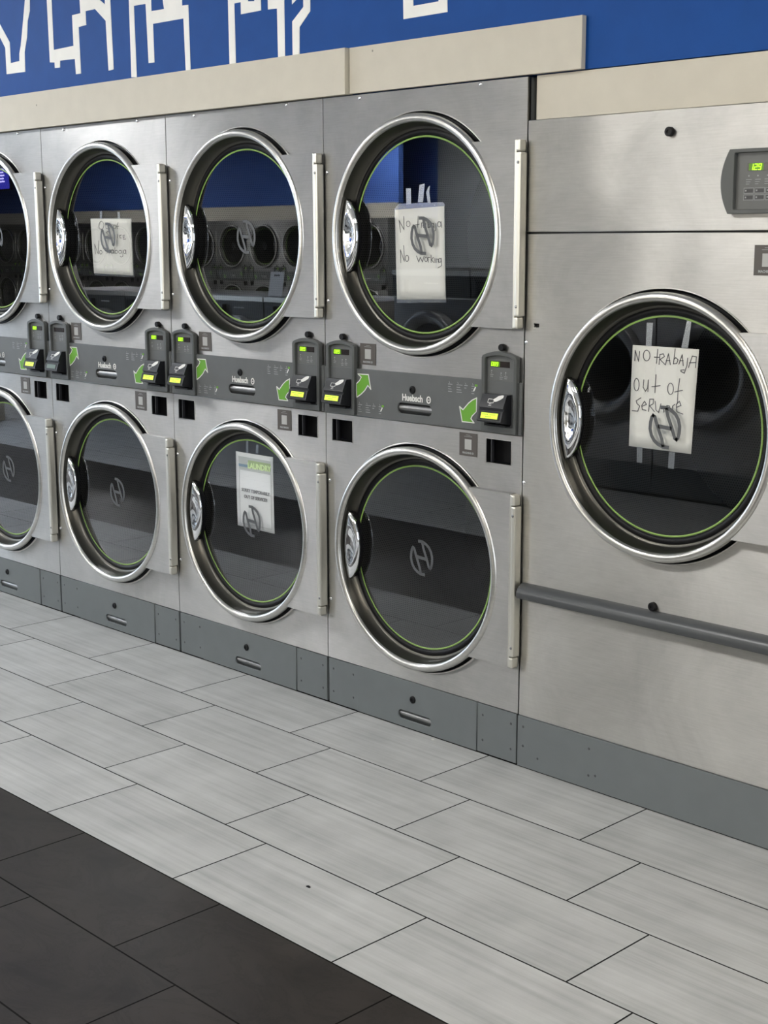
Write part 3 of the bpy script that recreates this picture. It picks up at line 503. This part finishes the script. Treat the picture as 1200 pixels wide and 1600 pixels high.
# ================================================================== CONTROL HOUSING with card reader
def arched(x0,x1,z0,z1,rise,n=14,r=.012):
    """rectangle with an arched top"""
    o=[(x0,z0),(x1,z0)]
    w=x1-x0
    o.append((x1,z1-rise-r*.4))
    for i in range(n+1):
        t=i/n; x=x1-r*.35-(w-r*.7)*t; o.append((x,z1-rise*(2*t-1)**2*.85))
    o.append((x0,z1-rise-r*.4))
    return o
def make_housing(parent,x0,price='0.89',lit=True):
    x1=x0+.139
    me=plate('control_housing',arched(x0,x1,1.034,1.279,.016),[arched(x0+.0135,x1-.0125,1.054,1.2665,.009)],-.0185,.0180,M_HSG,.0018)
    h=part('control_housing',me,None,parent)
    fo=plate('control_foil',arched(x0+.010,x1-.009,1.045,1.268,.009),[rect(x0+.0145,x1-.0225,1.0535,1.1535)],-.0065,.004,M_GRF)
    f=part('control_foil',fo,None,h)
    # printing on the foil
    pr=MB(); xd=x0+.0255
    for (a,b) in ((xd+.004,1.212),(xd+.042,1.206),(xd+.060,1.208)):
        pr.box(a,a+.004,-.0070,-.0063,b+.006,b+.0095)
        for q in range(2): pr.box(a-.004+q*.001,a+.009-q*.002,-.0070,-.0063,b-.005-q*.0055,b-.0035-q*.0055)
        pr.stroke([(a,b+.004),(a+.003,b-.001),(a+.001,b+.001)],.001,-.0067)
    for q in range(2):
        for r_ in range(2):
            a=x0+.0175+q*.0335; b=1.156+r_*.0130
            for (p1,p2) in (((a,b),(a+.031,b)),((a,b+.0105),(a+.031,b+.0105)),((a,b),(a,b+.0105)),((a+.031,b),(a+.031,b+.0105))): pr.stroke([p1,p2],.0009,-.0067)
    part('foil_print',pr,M_DINK,f)
    part('foil_buttons',MB().box(x0+.0195,x0+.0465,-.0071,-.0062,1.158,1.1645).box(x0+.053,x0+.080,-.0071,-.0062,1.158,1.1645).box(x0+.0195,x0+.0465,-.0071,-.0062,1.171,1.1775).box(x0+.053,x0+.080,-.0071,-.0062,1.171,1.1775),M_DGP,f)
    part('start_button',MB().box(x0+.0860,x0+.1170,-.0072,-.0062,1.1545,1.1660),M_GRN,f,'green start button')
    d=part('price_display',MB().box(x0+.0265,x0+.1030,-.0078,-.0060,1.2310,1.2490,.0004),M_WIN,h)
    if lit:
        part('display_glow',MB().box(x0+.0285,x0+.0645,-.0081,-.0077,1.2325,1.2475),M_SEGG,d)
        g=MB(); digits(g,price[0]+'.'+price[2:],x0+.0315,1.2345,.0112,-.0083)
        part('price_digits',g,M_SEG,d,'lit yellow-green price digits')
    part('recess',MB().box(x0+.0135,x0+.1175,-.0009,.0015,1.052,1.156),M_CAVE,h)
    # card reader: sloping top with a hand symbol, screen below
    r0=x0+.0165; r1=r0+.0960
    prof=[(-.001,1.1515),(-.0290,1.1515),(-.0450,1.1165),(-.0455,1.1120),(-.0420,1.1105),(-.0420,1.1045),(-.0470,1.1030),(-.0560,1.0745),(-.0540,1.0700),(-.0300,1.0650),(-.001,1.0600)]
    rb=MB().profx(prof,r0,r1)
    R=part('card_reader',rb,M_BPL,parent,'black card reader',shade=.5)
    def onface(pts,a0,a1,mb,wd,base):
        pass
    # symbols lie on the sloping face between two profile points
    def slope(mb,poly,y0,z0,y1,z1,lift=.0006):
        d=Vector((0,y1-y0,z1-z0)); ln=d.length; d/=ln; nn=Vector((0,d.z,-d.y)); 
        if nn.y>0: nn=-nn
        vs=[(x,y0+d.y*t*ln+nn.y*lift,z0+d.z*t*ln+nn.z*lift) for x,t in poly]; n=len(vs)
        vs2=[(x,y-nn.y*lift*.95,z-nn.z*lift*.95) for x,y,z in vs]
        mb.add(vs+vs2,[tuple(range(n)),tuple(range(2*n-1,n-1,-1))]+[(i,(i+1)%n,n+(i+1)%n,n+i) for i in range(n)])
    s=MB(); xm=r0+.042
    slope(s,[(xm+.012,.56),(xm+.006,.42),(xm+.014,.30),(xm+.024,.10),(xm+.036,.02),(xm+.043,.02),(xm+.043,.22),(xm+.034,.40),(xm+.022,.56),(xm+.014,.60)],-.0290,1.1515,-.0450,1.1165)
    for A,Bq in (((xm-.012,.40),(xm-.012,.70)),((xm-.012,.70),(xm+.010,.70)),((xm+.010,.70),(xm+.010,.56)),((xm-.012,.40),(xm+.004,.40)),((xm-.005,.80),(xm+.004,.80)),((xm-.006,.92),(xm+.005,.92))):
        (a,b),(c,d)=A,Bq
        if abs(a-c)<1e-6: slope(s,[(a-.0008,b),(a+.0008,b),(a+.0008,d),(a-.0008,d)],-.0290,1.1515,-.0450,1.1165)
        else: slope(s,[(a,b-.02),(c,b-.02),(c,b+.02),(a,b+.02)],-.0290,1.1515,-.0450,1.1165)
    part('hand_symbol',s,M_INK,R)
    s=MB(); slope(s,[(r0+.006,.06),(r1-.008,.06),(r1-.008,.90),(r0+.006,.90)],-.0470,1.1030,-.0560,1.0745,.0008); part('screen_bezel',s,M_BLK,R)
    s=MB(); slope(s,[(r0+.0145,.20),(r1-.0155,.20),(r1-.0155,.78),(r0+.0145,.78)],-.0470,1.1030,-.0560,1.0745,.0014); part('reader_screen',s,M_LCD if lit else M_LCX,R)
    if lit:
        s=MB()
        for q in range(9):
            if q in(4,): continue
            slope(s,[(r0+.020+q*.0058,.34),(r0+.0243+q*.0058,.34),(r0+.0243+q*.0058,.40),(r0+.020+q*.0058,.40)],-.0470,1.1030,-.0560,1.0745,.0017)
        for q in range(4): slope(s,[(r0+.033+q*.0058,.56),(r0+.0373+q*.0058,.56),(r0+.0373+q*.0058,.62),(r0+.033+q*.0058,.62)],-.0470,1.1030,-.0560,1.0745,.0017)
        part('screen_text',s,M_GRN,R)
    part('mount_bracket',MB().box(r0+.012,r1-.004,-.030,-.001,1.0565,1.0610),M_BLK,R)
    # lock plug above the housing
    kb=MB().lathe([(.0105,.0005),(.0105,-.012),(.0095,-.0135),(.0001,-.0135)],(x0+x1)/2+.002,1.2905,24)
    part('lock_plug',kb,M_BLK,parent,shade=.6)
    return h
def sticker(parent,x,z,w,h,txt='MACHINE ID'):
    s=part('information_sticker',MB().box(x-w/2,x+w/2,-.0012,-.0004,z-h/2,z+h/2),M_STK,parent,'brown-grey sticker with a white square')
    q=w*.19
    part('sticker_square',MB().box(x-q,x+q,-.0016,-.0011,z-q*1.12,z+q*1.16),M_STQ,s)
    v,f=text_mesh(txt,h*.115,x,z-h*.37,-.0014,.0003,.0004); t=MB().add(v,f)
    t.box(x-w*.22,x+w*.22,-.0015,-.0011,z+h*.335,z+h*.35).box(x-w*.12,x+w*.12,-.0015,-.0011,z+h*.40,z+h*.415)
    part('sticker_text',t,M_DINK,s)
    return s
def slot_plate(parent,name,outer,y0,th,slot,lockz,m,square_holes=()):
    cx,cz,hw,hh=slot
    me=plate(name,outer,[rect(cx-hw,cx+hw,cz-hh,cz+hh,hh*.98,8)],y0,th,m,.0008)
    o=part(name,me,None,parent)
    cup=MB(); n=10
    cup.profx([(y0+.0055+.024*math.sin(PI*i/n),cz-hh+2*hh*i/n+(.0 if i not in(0,n) else 0)) for i in range(n+1)],cx-hw,cx+hw,0,True)
    part('pull_slot',cup,M_POLE,o,'bare metal finger slot')
    lk=MB().lathe([(.0125,y0+.001),(.0125,y0-.0035),(.0105,y0-.0055),(.0065,y0-.006),(.006,y0-.003),(.0001,y0-.003)],cx-.007,lockz,28)
    part('lock',lk,M_BLK,o,shade=.6)
    return o
# ================================================================== STACKED DRYER
W=.876; XC=[-.438-W*i for i in range(4)]   # machine centres from right to left
CZU,CZL=1.6185,.5875
def make_stack():
    root=empty('stacked_dryer')
    hw=.4365
    # steel front sheets
    up=plate('upper_front_panel',rect(-hw,hw,1.0315,2.0615),[circ(.3755,0,CZU,128)],0,.016,M_ST,.0009)
    U=part('upper_front_panel',up,None,root)
    part('opening_lip',MB().lathe([(.3750,.004),(.3750,-.0015),(.3765,-.0028),(.3785,-.0012),(.3790,.001)],0,CZU,128),M_RING,U)
    lo=plate('lower_front_panel',rect(-hw,hw,.1670,1.0295),[circ(.3755,0,CZL,128),rect(-.4045,-.3045,.9385,1.0110,.001,1),rect(.2950,.3935,.9385,1.0110,.001,1)],0,.016,M_ST,.0009)
    Lw=part('lower_front_panel',lo,None,root)
    part('opening_lip',MB().lathe([(.3750,.004),(.3750,-.004),(.3770,-.0055),(.3800,-.003),(.3815,.001)],0,CZL,128),M_RING,Lw)
    for px in (-.4045,.2950):
        pt=MB().box(px+.001,px+.0985,.014,.050,.9395,1.010)
        q=part('viewing_port',MB().box(px,px+.0995,.040,.050,.9385,1.011).box(px-.0005,px+.001,.001,.04,.9385,1.011).box(px+.099,px+.1005,.001,.04,.9385,1.011).box(px,px+.0995,.001,.04,.937,.9385).box(px,px+.0995,.001,.04,1.011,1.0125),M_BLK,Lw,'black square opening')
        fr=MB()
        for a,b,c,d in ((px-.002,px+.1015,.9365,.9385),(px-.002,px+.1015,1.0110,1.0130),(px-.002,px,.9365,1.013),(px+.0995,px+.1015,.9365,1.013)): fr.box(a,b,-.0012,.001,c,d)
        part('port_frame',fr,M_RING,q)
        part('inner_post',MB().box(px+.012,px+.0165,.006,.016,.9395,1.010),M_DGP,q)
    body=MB().box(-hw,hw,.052,1.10,.010,2.060)
    # keep the body hollow around drums: build as shell
    body=MB()
    body.box(-hw,-hw+.004,.0162,1.10,.167,2.061).box(hw-.004,hw,.0162,1.10,.167,2.061).box(-hw+.004,hw-.004,.0162,1.10,2.057,2.061).box(-hw+.004,hw-.004,1.096,1.10,.167,2.057).box(-hw+.004,hw-.004,.0162,1.096,.167,.171).box(-hw+.004,hw-.004,.0162,1.096,1.10,1.104)
    part('cabinet',body,M_GRY,root)
    for cz in (CZU,CZL):
        part('door_surround',plate('door_surround',rect(-hw+.006,hw-.006,cz-.395,min(cz+.395,2.05)) if cz>1 else rect(-hw+.006,hw-.006,cz-.395,cz+.345),[circ(.335,0,cz,96)],.024 if cz>1 else .051,.004,M_BLK),None,root)
        make_drum(root,cz)
        make_door(root,cz)
    # grey service strip between the two tumblers
    P=slot_plate(root,'service_panel',rect(-hw,hw,1.0335,1.1895),-.0075,.0070,(-.0075,1.0755,.077,.0172),1.1375,M_GRY)
    for arr,lb in ((ARROW_UP,'green arrow pointing up to the upper tumbler'),(ARROW_DOWN,'green arrow pointing down to the lower tumbler')):
        part('direction_arrow',MB().prism(arr,-.0086,-.0073),M_GRN,P,lb); part('arrow_outline',MB().stroke(arr+[arr[0]],.0032,-.0088,.001),M_INK,P)
    for bx,bz in ((-.268,1.0700),(.140,1.1660)):
        pr=MB()
        for q,(dx,n_) in enumerate(((0,4),(.036,4),(.068,2),(.098,4))):
            for r_ in range(n_):
                wv=(.018,.024,.014,.012)[q]*(1,.6,.8,.9)[r_%4]
                pr.box(bx+dx,bx+dx+wv,-.0082,-.0073,bz-.0075*r_,bz-.0075*r_+.0018)
            pr.stroke([(bx+dx+.004,bz+.009),(bx+dx+.007,bz+.004)],.0012,-.008)
        part('instruction_print',pr,M_DINK,P)
        gi=MB(); hi=MB()
        gi.box(bx+.112,bx+.122,-.0084,-.0073,bz+.001,bz+.0075); hi.stroke([(bx+.108,bz-.012),(bx+.114,bz-.002)],.0045,-.0083)
        part('green_icon',gi,M_GRN,P); part('hand_icon',hi,M_INK,P)
    v,f=text_mesh('Huebsch',.0300,-.0155,1.1100,-.0084,.0006,.0009,sx=.88); t=MB().add(v,f)
    t.stroke([(.0565+.0078*math.cos(2*PI*i/16),1.1102+.0098*math.sin(2*PI*i/16)) for i in range(17)],.0040,-.0087,.0006,cap=False).box(.0530,.0600,-.0087,-.0081,1.1088,1.1116)
    part('maker_name',t,M_INK,P,'white lettering Huebsch')
    hl=make_housing(root,-.4155)
    hr=make_housing(root,.2865)
    sticker(root,-.2275,1.2385,.0740,.0700); sticker(root,.2200,.9845,.0740,.0720)
    # screws
    s=MB()
    for a,b in ((-.259,2.0500),(.258,2.0535),(-.4190,1.8250),(-.4190,1.4070),(-.4190,.7980),(-.4200,.3800)): part('panel_screw',MB().dome(.0062,a,-.0004,b,.0045,14),M_CHR,root)
    # plinth
    part('plinth_core',MB().box(-.424,.424,.045,1.05,0,.1660),M_CAVE,root)
    for (a,b) in ((-.4325,-.2868),(.2698,.4315)):
        k=MB().box(a,b,-.0010,.012,.004,.1640,.0006); q=part('plinth_end',k,M_KCK,root,'plain grey plinth end plate')
        sc_=MB()
        for xx in (a+.022,b-.022):
            for zz in (.045,.128): part('plinth_screw',MB().dome(.0042,xx,-.0008,zz,.0015,10),M_RAIL,q)
    slot_plate(root,'plinth_door',rect(-.2850,.2680,.0040,.1660),-.0045,.006,(-.0075,.0455,.0765,.0150),.1075,M_KCK)
    return root
stack=make_stack()
SCALE_FAR=.943
LAB=['stacked dryer next to the single large dryer, handwritten No Working note in its upper door','stacked dryer with bare upper door and a printed notice in its lower door',
 'stacked dryer with handwritten Out of Service note in its upper door, second from the left','leftmost stacked dryer, cut off by the left edge of the photo']
stacks=[]
for i,xc in enumerate(XC):
    o=stack if i==0 else copy_tree(stack)
    o.location=(xc,0,0); tag(o,LAB[i],'dryer','stacked dryers in a row along the blue wall'); stacks.append(o)
# the dryer with the note second from the left has a dead left display and screen
def sub(o,names):
    for nm in names[:-1]:
        o=[c for c in kids(o) if c.name.split('.')[0]==nm]
        o=o[0]
    return o
def find(root,nm,test=None):
    r=[]
    for c in kids(root):
        if c.name.split('.')[0]==nm: r.append(c)
        r+=find(c,nm)
    return r
bpy.context.view_layer.update()
def cx_of(o): 
    v=o.data.vertices; return sum(q.co.x for q in v)/len(v)
for nm in ('price_digits','display_glow','screen_text'):
    for o in find(stacks[2],nm):
        if cx_of(o)<0: bpy.data.objects.remove(o)
for o in find(stacks[2],'reader_screen'):
    if cx_of(o)<0:
        o.data=o.data.copy(); o.data.materials[0]=M_LCX
# ================================================================== NOTES TAPED INSIDE THE GLASS
PY=.034
def curl(pts,y,n=8,amp=.0015,seed=1):
    """sheet between four corners (tl,tr,br,bl) with slight buckling and real thickness"""
    vs=[];fs=[]
    (ax,az),(bx,bz),(cx,cz),(dx,dz)=pts
    for k_,yy in enumerate((0,.0004)):
        for i in range(n+1):
            for j in range(n+1):
                u,v=j/n,i/n
                x=(ax*(1-u)+bx*u)*(1-v)+(dx*(1-u)+cx*u)*v; z=(az*(1-u)+bz*u)*(1-v)+(dz*(1-u)+cz*u)*v
                vs.append((x,y+yy+amp*.5*(1-math.sin(u*5+seed)*math.cos(v*4+seed*2))*(abs(2*v-1)**2)*(abs(2*u-1)**3),z))
    W_=n+1; K=W_*W_
    for i in range(n):
        for j in range(n):
            a=i*W_+j; fs.append((a,a+1,a+W_+1,a+W_)); fs.append((K+a,K+a+W_,K+a+W_+1,K+a+1))
    per=[j for j in range(W_)]+[i*W_+n for i in range(1,W_)]+[n*W_+j for j in range(n-1,-1,-1)]+[i*W_ for i in range(n-1,0,-1)]
    for i in range(len(per)): a,b=per[i],per[(i+1)%len(per)]; fs.append((a,b,K+b,K+a))
    return MB().add(vs,fs,0,True)
def note(xc,paper_pts,strokes,tapes,label,sleeve=None,pen=.0017,seed=1,group=None,m=None,name='handwritten_note'):
    o=part(name,curl(paper_pts,PY,seed=seed),m or M_PAP); o.location=(xc,0,0); tag(o,label,'paper note',group)
    if strokes:
        t=MB()
        for s in strokes: t.stroke(s,pen,PY-.0012,.0004)
        part('handwriting',t,M_PEN,o)
    for q in tapes: part('tape',MB().prism(q,PY-.0022,PY-.0023),M_TAP,o,'strip of clear tape')
    if sleeve: part('plastic_sleeve',MB().prism(sleeve,PY+.0022,PY+.0026),M_SLV,o,'clear plastic sleeve')
    return o
note(XC[0],NT_PAPER,NT_TEXT,NT_TAPE,'tall handwritten No Working note behind the glass of the upper right stacked dryer door',NT_SLEEVE,.0020,1,'notes taped inside dryer doors')
note(XC[2],OS_PAPER,OS_TEXT,OS_TAPE,'small handwritten Out of Service No Trabaja note behind glass, leftmost of the paper notes',OS_SLEEVE,.0022,2,'notes taped inside dryer doors')
note(.489,BIG_PAPER,BIG_TEXT,BIG_TAPE,'tilted handwritten NO TRABAJA OUT OF SERVICE note behind the large dryer glass',None,.0023,3,'notes taped inside dryer doors')
ls=note(XC[1],LS_PAPER,None,LS_TAPE,'printed LAUNDRY notice saying sorry temporarily out of service, in a lower dryer door',None,.002,2,'notes taped inside dryer doors',M_PAP2,'printed_notice')
b=part('header_band',MB().prism(LS_BAND,PY-.0010,PY-.0007),mat('notice_grey',(.52,.56,.54),.6),ls)
part('header_green',MB().prism(LS_BAND_GREEN,PY-.0014,PY-.0011),mat('notice_green',(.36,.50,.22),.6),b)
part('header_blue',MB().prism(LS_BAND_BLUE,PY-.0014,PY-.0011),mat('notice_blue',(.18,.30,.42),.6),b)
v,f=text_mesh('LAUNDRY',.0290,.0335,.7905,PY-.0018,.0004,.0012,rot=0.0); part('header_word',MB().add(v,f),mat('notice_lime',(.70,.90,.42),.6),b)
t=MB()
for tx,zz,ss in (('SORRY TEMPORARILY',.6965,.0165),('OUT OF SERVICE!!',.6725,.0165)):
    v,f=text_mesh(tx,ss,.0095,zz,PY-.0014,.0004,.0006); t.add(v,f)
part('notice_text',t,mat('notice_text_grey',(.22,.22,.23),.6),ls)
t=MB(); t.stroke(LS_BORDER+[LS_BORDER[0]],.0012,PY-.0012); part('notice_border',t,M_DINK,ls)
# ================================================================== LARGE SINGLE DRYER
def make_big():
    root=empty('large_dryer'); hw=.4865; CZ=1.1000
    up=plate('upper_front_panel',rect(-hw,hw,1.6275,1.9395),[],0,.016,M_SB,.0016); part('upper_front_panel',up,None,root)
    lo=plate('lower_front_panel',rect(-hw,hw,.1660,1.6225),[circ(.3755,0,CZ,128),rect(-.453,-.434,1.354,1.366)],0,.016,M_SB,.0016); Lw=part('lower_front_panel',lo,None,root)
    part('opening_lip',MB().lathe([(.3750,.004),(.3750,-.0015),(.3765,-.0028),(.3785,-.0012),(.3790,.001)],0,CZ,128),M_RING,Lw)
    part('latch_hole',MB().box(-.455,-.432,.012,.020,1.352,1.368),M_CAVE,Lw)
    body=MB()
    body.box(-hw,-hw+.004,.0162,1.14,.012,1.939).box(hw-.004,hw,.0162,1.14,.012,1.939).box(-hw+.004,hw-.004,.0162,1.14,1.935,1.939).box(-hw+.004,hw-.004,1.136,1.14,.012,1.935).box(-hw+.004,hw-.004,.0162,1.136,.012,.016)
    part('cabinet',body,M_GRY,root)
    part('door_surround',plate('door_surround',rect(-hw+.006,hw-.006,CZ-.395,CZ+.395),[circ(.335,0,CZ,96)],.024,.004,M_BLK),None,root)
    part('panel_gap',MB().box(-hw+.004,hw-.004,.008,.014,1.6205,1.6295),M_BLK,root)
    make_drum(root,CZ); make_door(root,CZ)
    # oval control console
    def cons(s,dz=0):
        o=[]; n=10; x0,x1=.192,.470; zc=1.7475; 
        for i in range(n+1): t=-1+2*i/n; o.append((x0-.022*(t*t-1)*-1*1.0+s*1.0,zc+(.0810-s)*t))
        for i in range(n+1): t=1-2*i/n; o.append((x1-s-.010*(t*t),zc+(.0810-s)*t))
        return o
    ou=[]; zc=1.7485
    for i in range(13): t=-1+2*i/12; ou.append((.169+.0235*t*t,zc+.0800*t))
    for i in range(13): t=1-2*i/12; ou.append((.475-.0235*t*t,zc+.0800*t))
    hz=plate('control_console',ou,[rect(.2075,.4350,1.6790,1.8190,.003,2)],-.0175,.0175,M_HSG,.0015)
    H=part('control_console',hz,None,root)
    f=part('control_foil',MB().box(.2035,.4385,-.0050,-.0008,1.6750,1.8230),M_GRF,H)
    d=part('price_display',MB().box(.2385,.3350,-.0062,-.0048,1.7740,1.7930,.0003),M_WIN,H)
    g=MB(); digits(g,'1.29',.2470,1.7765,.0135,-.0066); part('price_digits',g,M_SEG,d,'lit yellow-green price digits 1.29')
    part('display_glow',MB().box(.2430,.2850,-.0064,-.0061,1.7750,1.7920),M_SEGG,d)
    pr=MB()
    for a in (.2420,.2680,.2950):
        pr.box(a,a+.0035,-.0056,-.0048,1.7600,1.7635)
        for q in range(3): pr.box(a-.006+q*.001,a+.009-q,-.0056,-.0048,1.752-q*.0055,1.7535-q*.0055) if False else pr.box(a-.006,a+.010-q*.003,-.0056,-.0048,1.752-q*.0055,1.7535-q*.0055)
    bt=MB()
    for q in range(5):
        for r_ in range(2):
            a=.2310+q*.0310; b_=1.7020+r_*.0165
            for (p1,p2) in (((a,b_),(a+.028,b_)),((a,b_+.0135),(a+.028,b_+.0135)),((a,b_),(a,b_+.0135)),((a+.028,b_),(a+.028,b_+.0135))): pr.stroke([p1,p2],.0010,-.0054)
            pr.box(a+.004,a+.008,-.0060,-.0050,b_+.005,b_+.009)
            bt.box(a+.0025,a+.0255,-.0057,-.0049,b_+.0025,b_+.0110)
    part('foil_print',pr,M_DINK,f); part('foil_buttons',bt,M_DGP,f)
    sticker(root,.3050,1.5530,.0760,.0760,'MACHINE ID')
    for (a,b_) in ((0.0,1.8830),(-.0025,.5990)):
        part('lock',MB().lathe([(.0125,.001),(.0125,-.010),(.0105,-.0120),(.0050,-.012),(.0048,-.009),(.0001,-.009)],a,b_,28),M_BLK,root,shade=.6)
    s=MB()
    for a,b_ in ((-.4790,1.3100),(-.4790,.8930)): part('panel_screw',MB().dome(.0060,a,-.0004,b_,.0045,14),M_CHR,root)
    prof=[(.0,.5430),(-.020,.5400),(-.034,.5440),(-.0395,.5530),(-.0385,.5640),(-.030,.5780),(-.016,.5860),(0,.5870)]
    r=MB().profx(prof,-.4725,.52,0,True); part('bumper_rail',r,M_RAIL,root,'dark grey bumper rail',shade=.7)
    q=part('plinth',MB().box(-hw+.001,hw,-.0060,.010,.0035,.1645,.0008),M_KCK,root,'grey painted plinth')
    s=MB()
    for a,b_ in ((-.464,.133),(-.464,.071),(-.405,.045),(-.21,.128),(-.21,.045),(-.185,.050)): part('plinth_screw',MB().dome(.0042,a,-.0058,b_,.0015,10),M_RAIL,q)
    return root
big=make_big(); big.location=(.489,0,0); tag(big,'large single stainless dryer with a grey bumper rail at the right edge','dryer')
# ================================================================== SMALL THINGS ON THE FLOOR
def speck(name,x,y,s,m,label,cat,seed):
    rr=random.Random(seed); mb=MB(); n=9; pts=[]
    vs=[(x+s*(.7+.5*rr.random())*math.cos(2*PI*i/n),y+s*.6*(.7+.5*rr.random())*math.sin(2*PI*i/n),.0004) for i in range(n)]
    top=[(x+(a-x)*.5,y+(b-y)*.5,s*.45) for a,b,c in vs]
    mb.add(vs+top,[tuple(range(n-1,-1,-1)),tuple(range(n,2*n))]+[(i,(i+1)%n,n+(i+1)%n,n+i) for i in range(n)],0,True)
    tag(part(name,mb,m),label,cat)
speck('debris_crumb',*DEB1,.008,M_BLK,'tiny black crumb lying alone on the pale tiles','crumb',3)
speck('lint_tuft',*DEB2,.007,M_INK,'small white lint tuft at the foot of the rightmost stacked dryer plinth','lint',5)
# ================================================================== ACROSS THE AISLE (seen mirrored in the door glass)
def lamp(i,x,y):
    o=empty('ceiling_light',(x,y,CEIL-.002)); tag(o,'flush ceiling light panel, out of view','light','ceiling lights')
    fr=MB().box(-.63,.63,-.32,-.30,-.03,0).box(-.63,.63,.30,.32,-.03,0).box(-.63,-.60,-.30,.30,-.03,0).box(.60,.63,-.30,.30,-.03,0)
    part('lamp_frame',fr,M_HNG,o)
    w_=LAMPS[i][2]; c=LAMPS[i][3]
    part('diffuser',MB().box(-.60,.60,-.30,.30,-.02,-.012),mat('lamp_diffuser_%d'%i,(.8,.8,.8),.5,emit=c,es=w_/9.0*LAMPK),o)
LAMPK=3.7
for i,(x,y,w_,c) in enumerate(LAMPS): lamp(i,x,y)
# far row of stacked dryers
k=0
for q in range(16):
    o=copy_tree(stack,skip=('drum','panel_screw','plinth_screw','control_foil','card_reader','information_sticker','instruction_print','hand_icon','green_icon'))
    o.location=(-13.2-q*.876*SCALE_FAR-.0,-11.9,0); o.rotation_euler=(0,0,PI); o.scale=(SCALE_FAR,)*3
    tag(o,'stacked dryer in the row across the room, seen only as a reflection','dryer','dryers across the room')
# front-load washers facing the dryers
def make_washer(wd,ht,cz,r):
    root=empty('front_load_washer'); hw=wd/2-.004
    bd=MB().box(-hw,hw,.004,.85,.05,ht,.004); part('cabinet',bd,M_ST,root)
    part('plinth',MB().box(-hw+.01,hw-.01,.02,.80,0,.05).box(-hw,hw,-.004,.004,.02,.20),M_KCK,root)
    part('console',MB().box(-hw,hw,-.012,.004,ht-.19,ht-.045,.003),M_HSG,root)
    part('trim_strip',MB().box(-hw,hw,-.018,.004,ht-.040,ht-.004,.002).box(-hw,hw,-.014,.004,ht-.205,ht-.192,.002),M_HNG,root)
    part('card_reader',MB().box(hw-.17,hw-.08,-.06,-.012,ht-.17,ht-.07,.006),M_BPL,root)
    part('name_print',MB().box(-.08,.06,-.0135,-.0122,ht-.10,ht-.09),M_INK,root)
    d=part('door',MB().lathe([(r+.05,0),(r+.045,-.05),(r+.02,-.065),(r-.02,-.055),(r-.05,-.02),(r-.055,.0)],0,0,64),M_ST,root); d.location=(0,0,cz)
    part('door_glass',MB().lathe([(r-.05,-.018),(r*.6,-.035),(.001,-.04)],0,0,48),M_BLK,d)
    part('handle',MB().box(-r-.075,-r-.02,-.075,-.04,-.06,.06,.01),M_BPL,d)
    return root
wz=make_washer(.655,1.16,.72,.235); wl=make_washer(.78,1.40,.80,.27)
xs=[-2.17-.655*0]
n=0
for q in range(5):
    o=wl if q==0 else copy_tree(wl); o.location=(-4.46+.655*1.19*q,-4.2,0); o.rotation_euler=(0,0,PI)
    tag(o,'tall front-load washer opposite the dryers, seen only as a reflection','washer','tall washers opposite the dryers')
for q in range(7):
    o=wz if q==0 else copy_tree(wz); o.location=(-5.35-.66*q,-4.2,0); o.rotation_euler=(0,0,PI)
    tag(o,'small front-load washer opposite the dryers, seen only as a reflection','washer','small washers opposite the dryers')
def clip(x,y,z,g):  # clipboard standing on a washer top
    o=empty('clipboard',(x,y,z),PI); tag(o,'upright white clipboard on a washer top, seen only as a reflection','card','clipboards on the washers')
    b=MB(); t=.20
    b.add([(-.085,0,0),(.085,0,0),(.085,.035,t),(-.085,.035,t),(-.085,.006,0),(.085,.006,0),(.085,.041,t),(-.085,.041,t)],[(0,1,2,3),(7,6,5,4),(0,4,5,1),(1,5,6,2),(2,6,7,3),(3,7,4,0)])
    part('card',b,M_PAP2,o)
    part('card_stand',MB().box(-.09,.09,-.004,.09,0.0005,.004).box(-.035,.035,.028,.033,.165,.178),M_BPL,o)
for x,z in ((-6.25,1.161),(-5.65,1.161),(-3.70,1.401),(-7.6,1.161)): clip(x,-4.23,z,0)
nt=empty('wall_notice',(-10.9,YB,1.64),PI); tag(nt,'printed sheet on the beige wall, seen only as a reflection','poster')
part('sheet',MB().box(-.15,.15,-.004,-.001,0,.5),M_PAP2,nt)
ln=MB()
for i in range(16): ln.box(-.12,.12-.03*(i%3),-.0050,-.0040,.04+i*.026,.048+i*.026)
part('sheet_print',ln,M_DINK,nt)

tv=empty('wall_television',(-23.9,-11.80,2.62),PI); tag(tv,'wall television with a purple-blue picture, seen only as a reflection','television')
part('television_case',MB().box(-.50,.50,-.05,0,0,.58,.006),M_BPL,tv)
part('screen',MB().box(-.47,.47,-.053,-.050,.03,.55),mat('television_picture',(.02,.01,.05),.3,emit=(.05,.05,.55),es=1.5),tv)
tx=MB()
for i in range(5): tx.box(-.30+.03*(i%2),.34-.05*(i%3),-.056,-.0535,.16+i*.06,.19+i*.06)
part('picture_text',tx,mat('television_text',(.1,.1,.3),.3,emit=(.55,.5,1.0),es=3.5),tv)
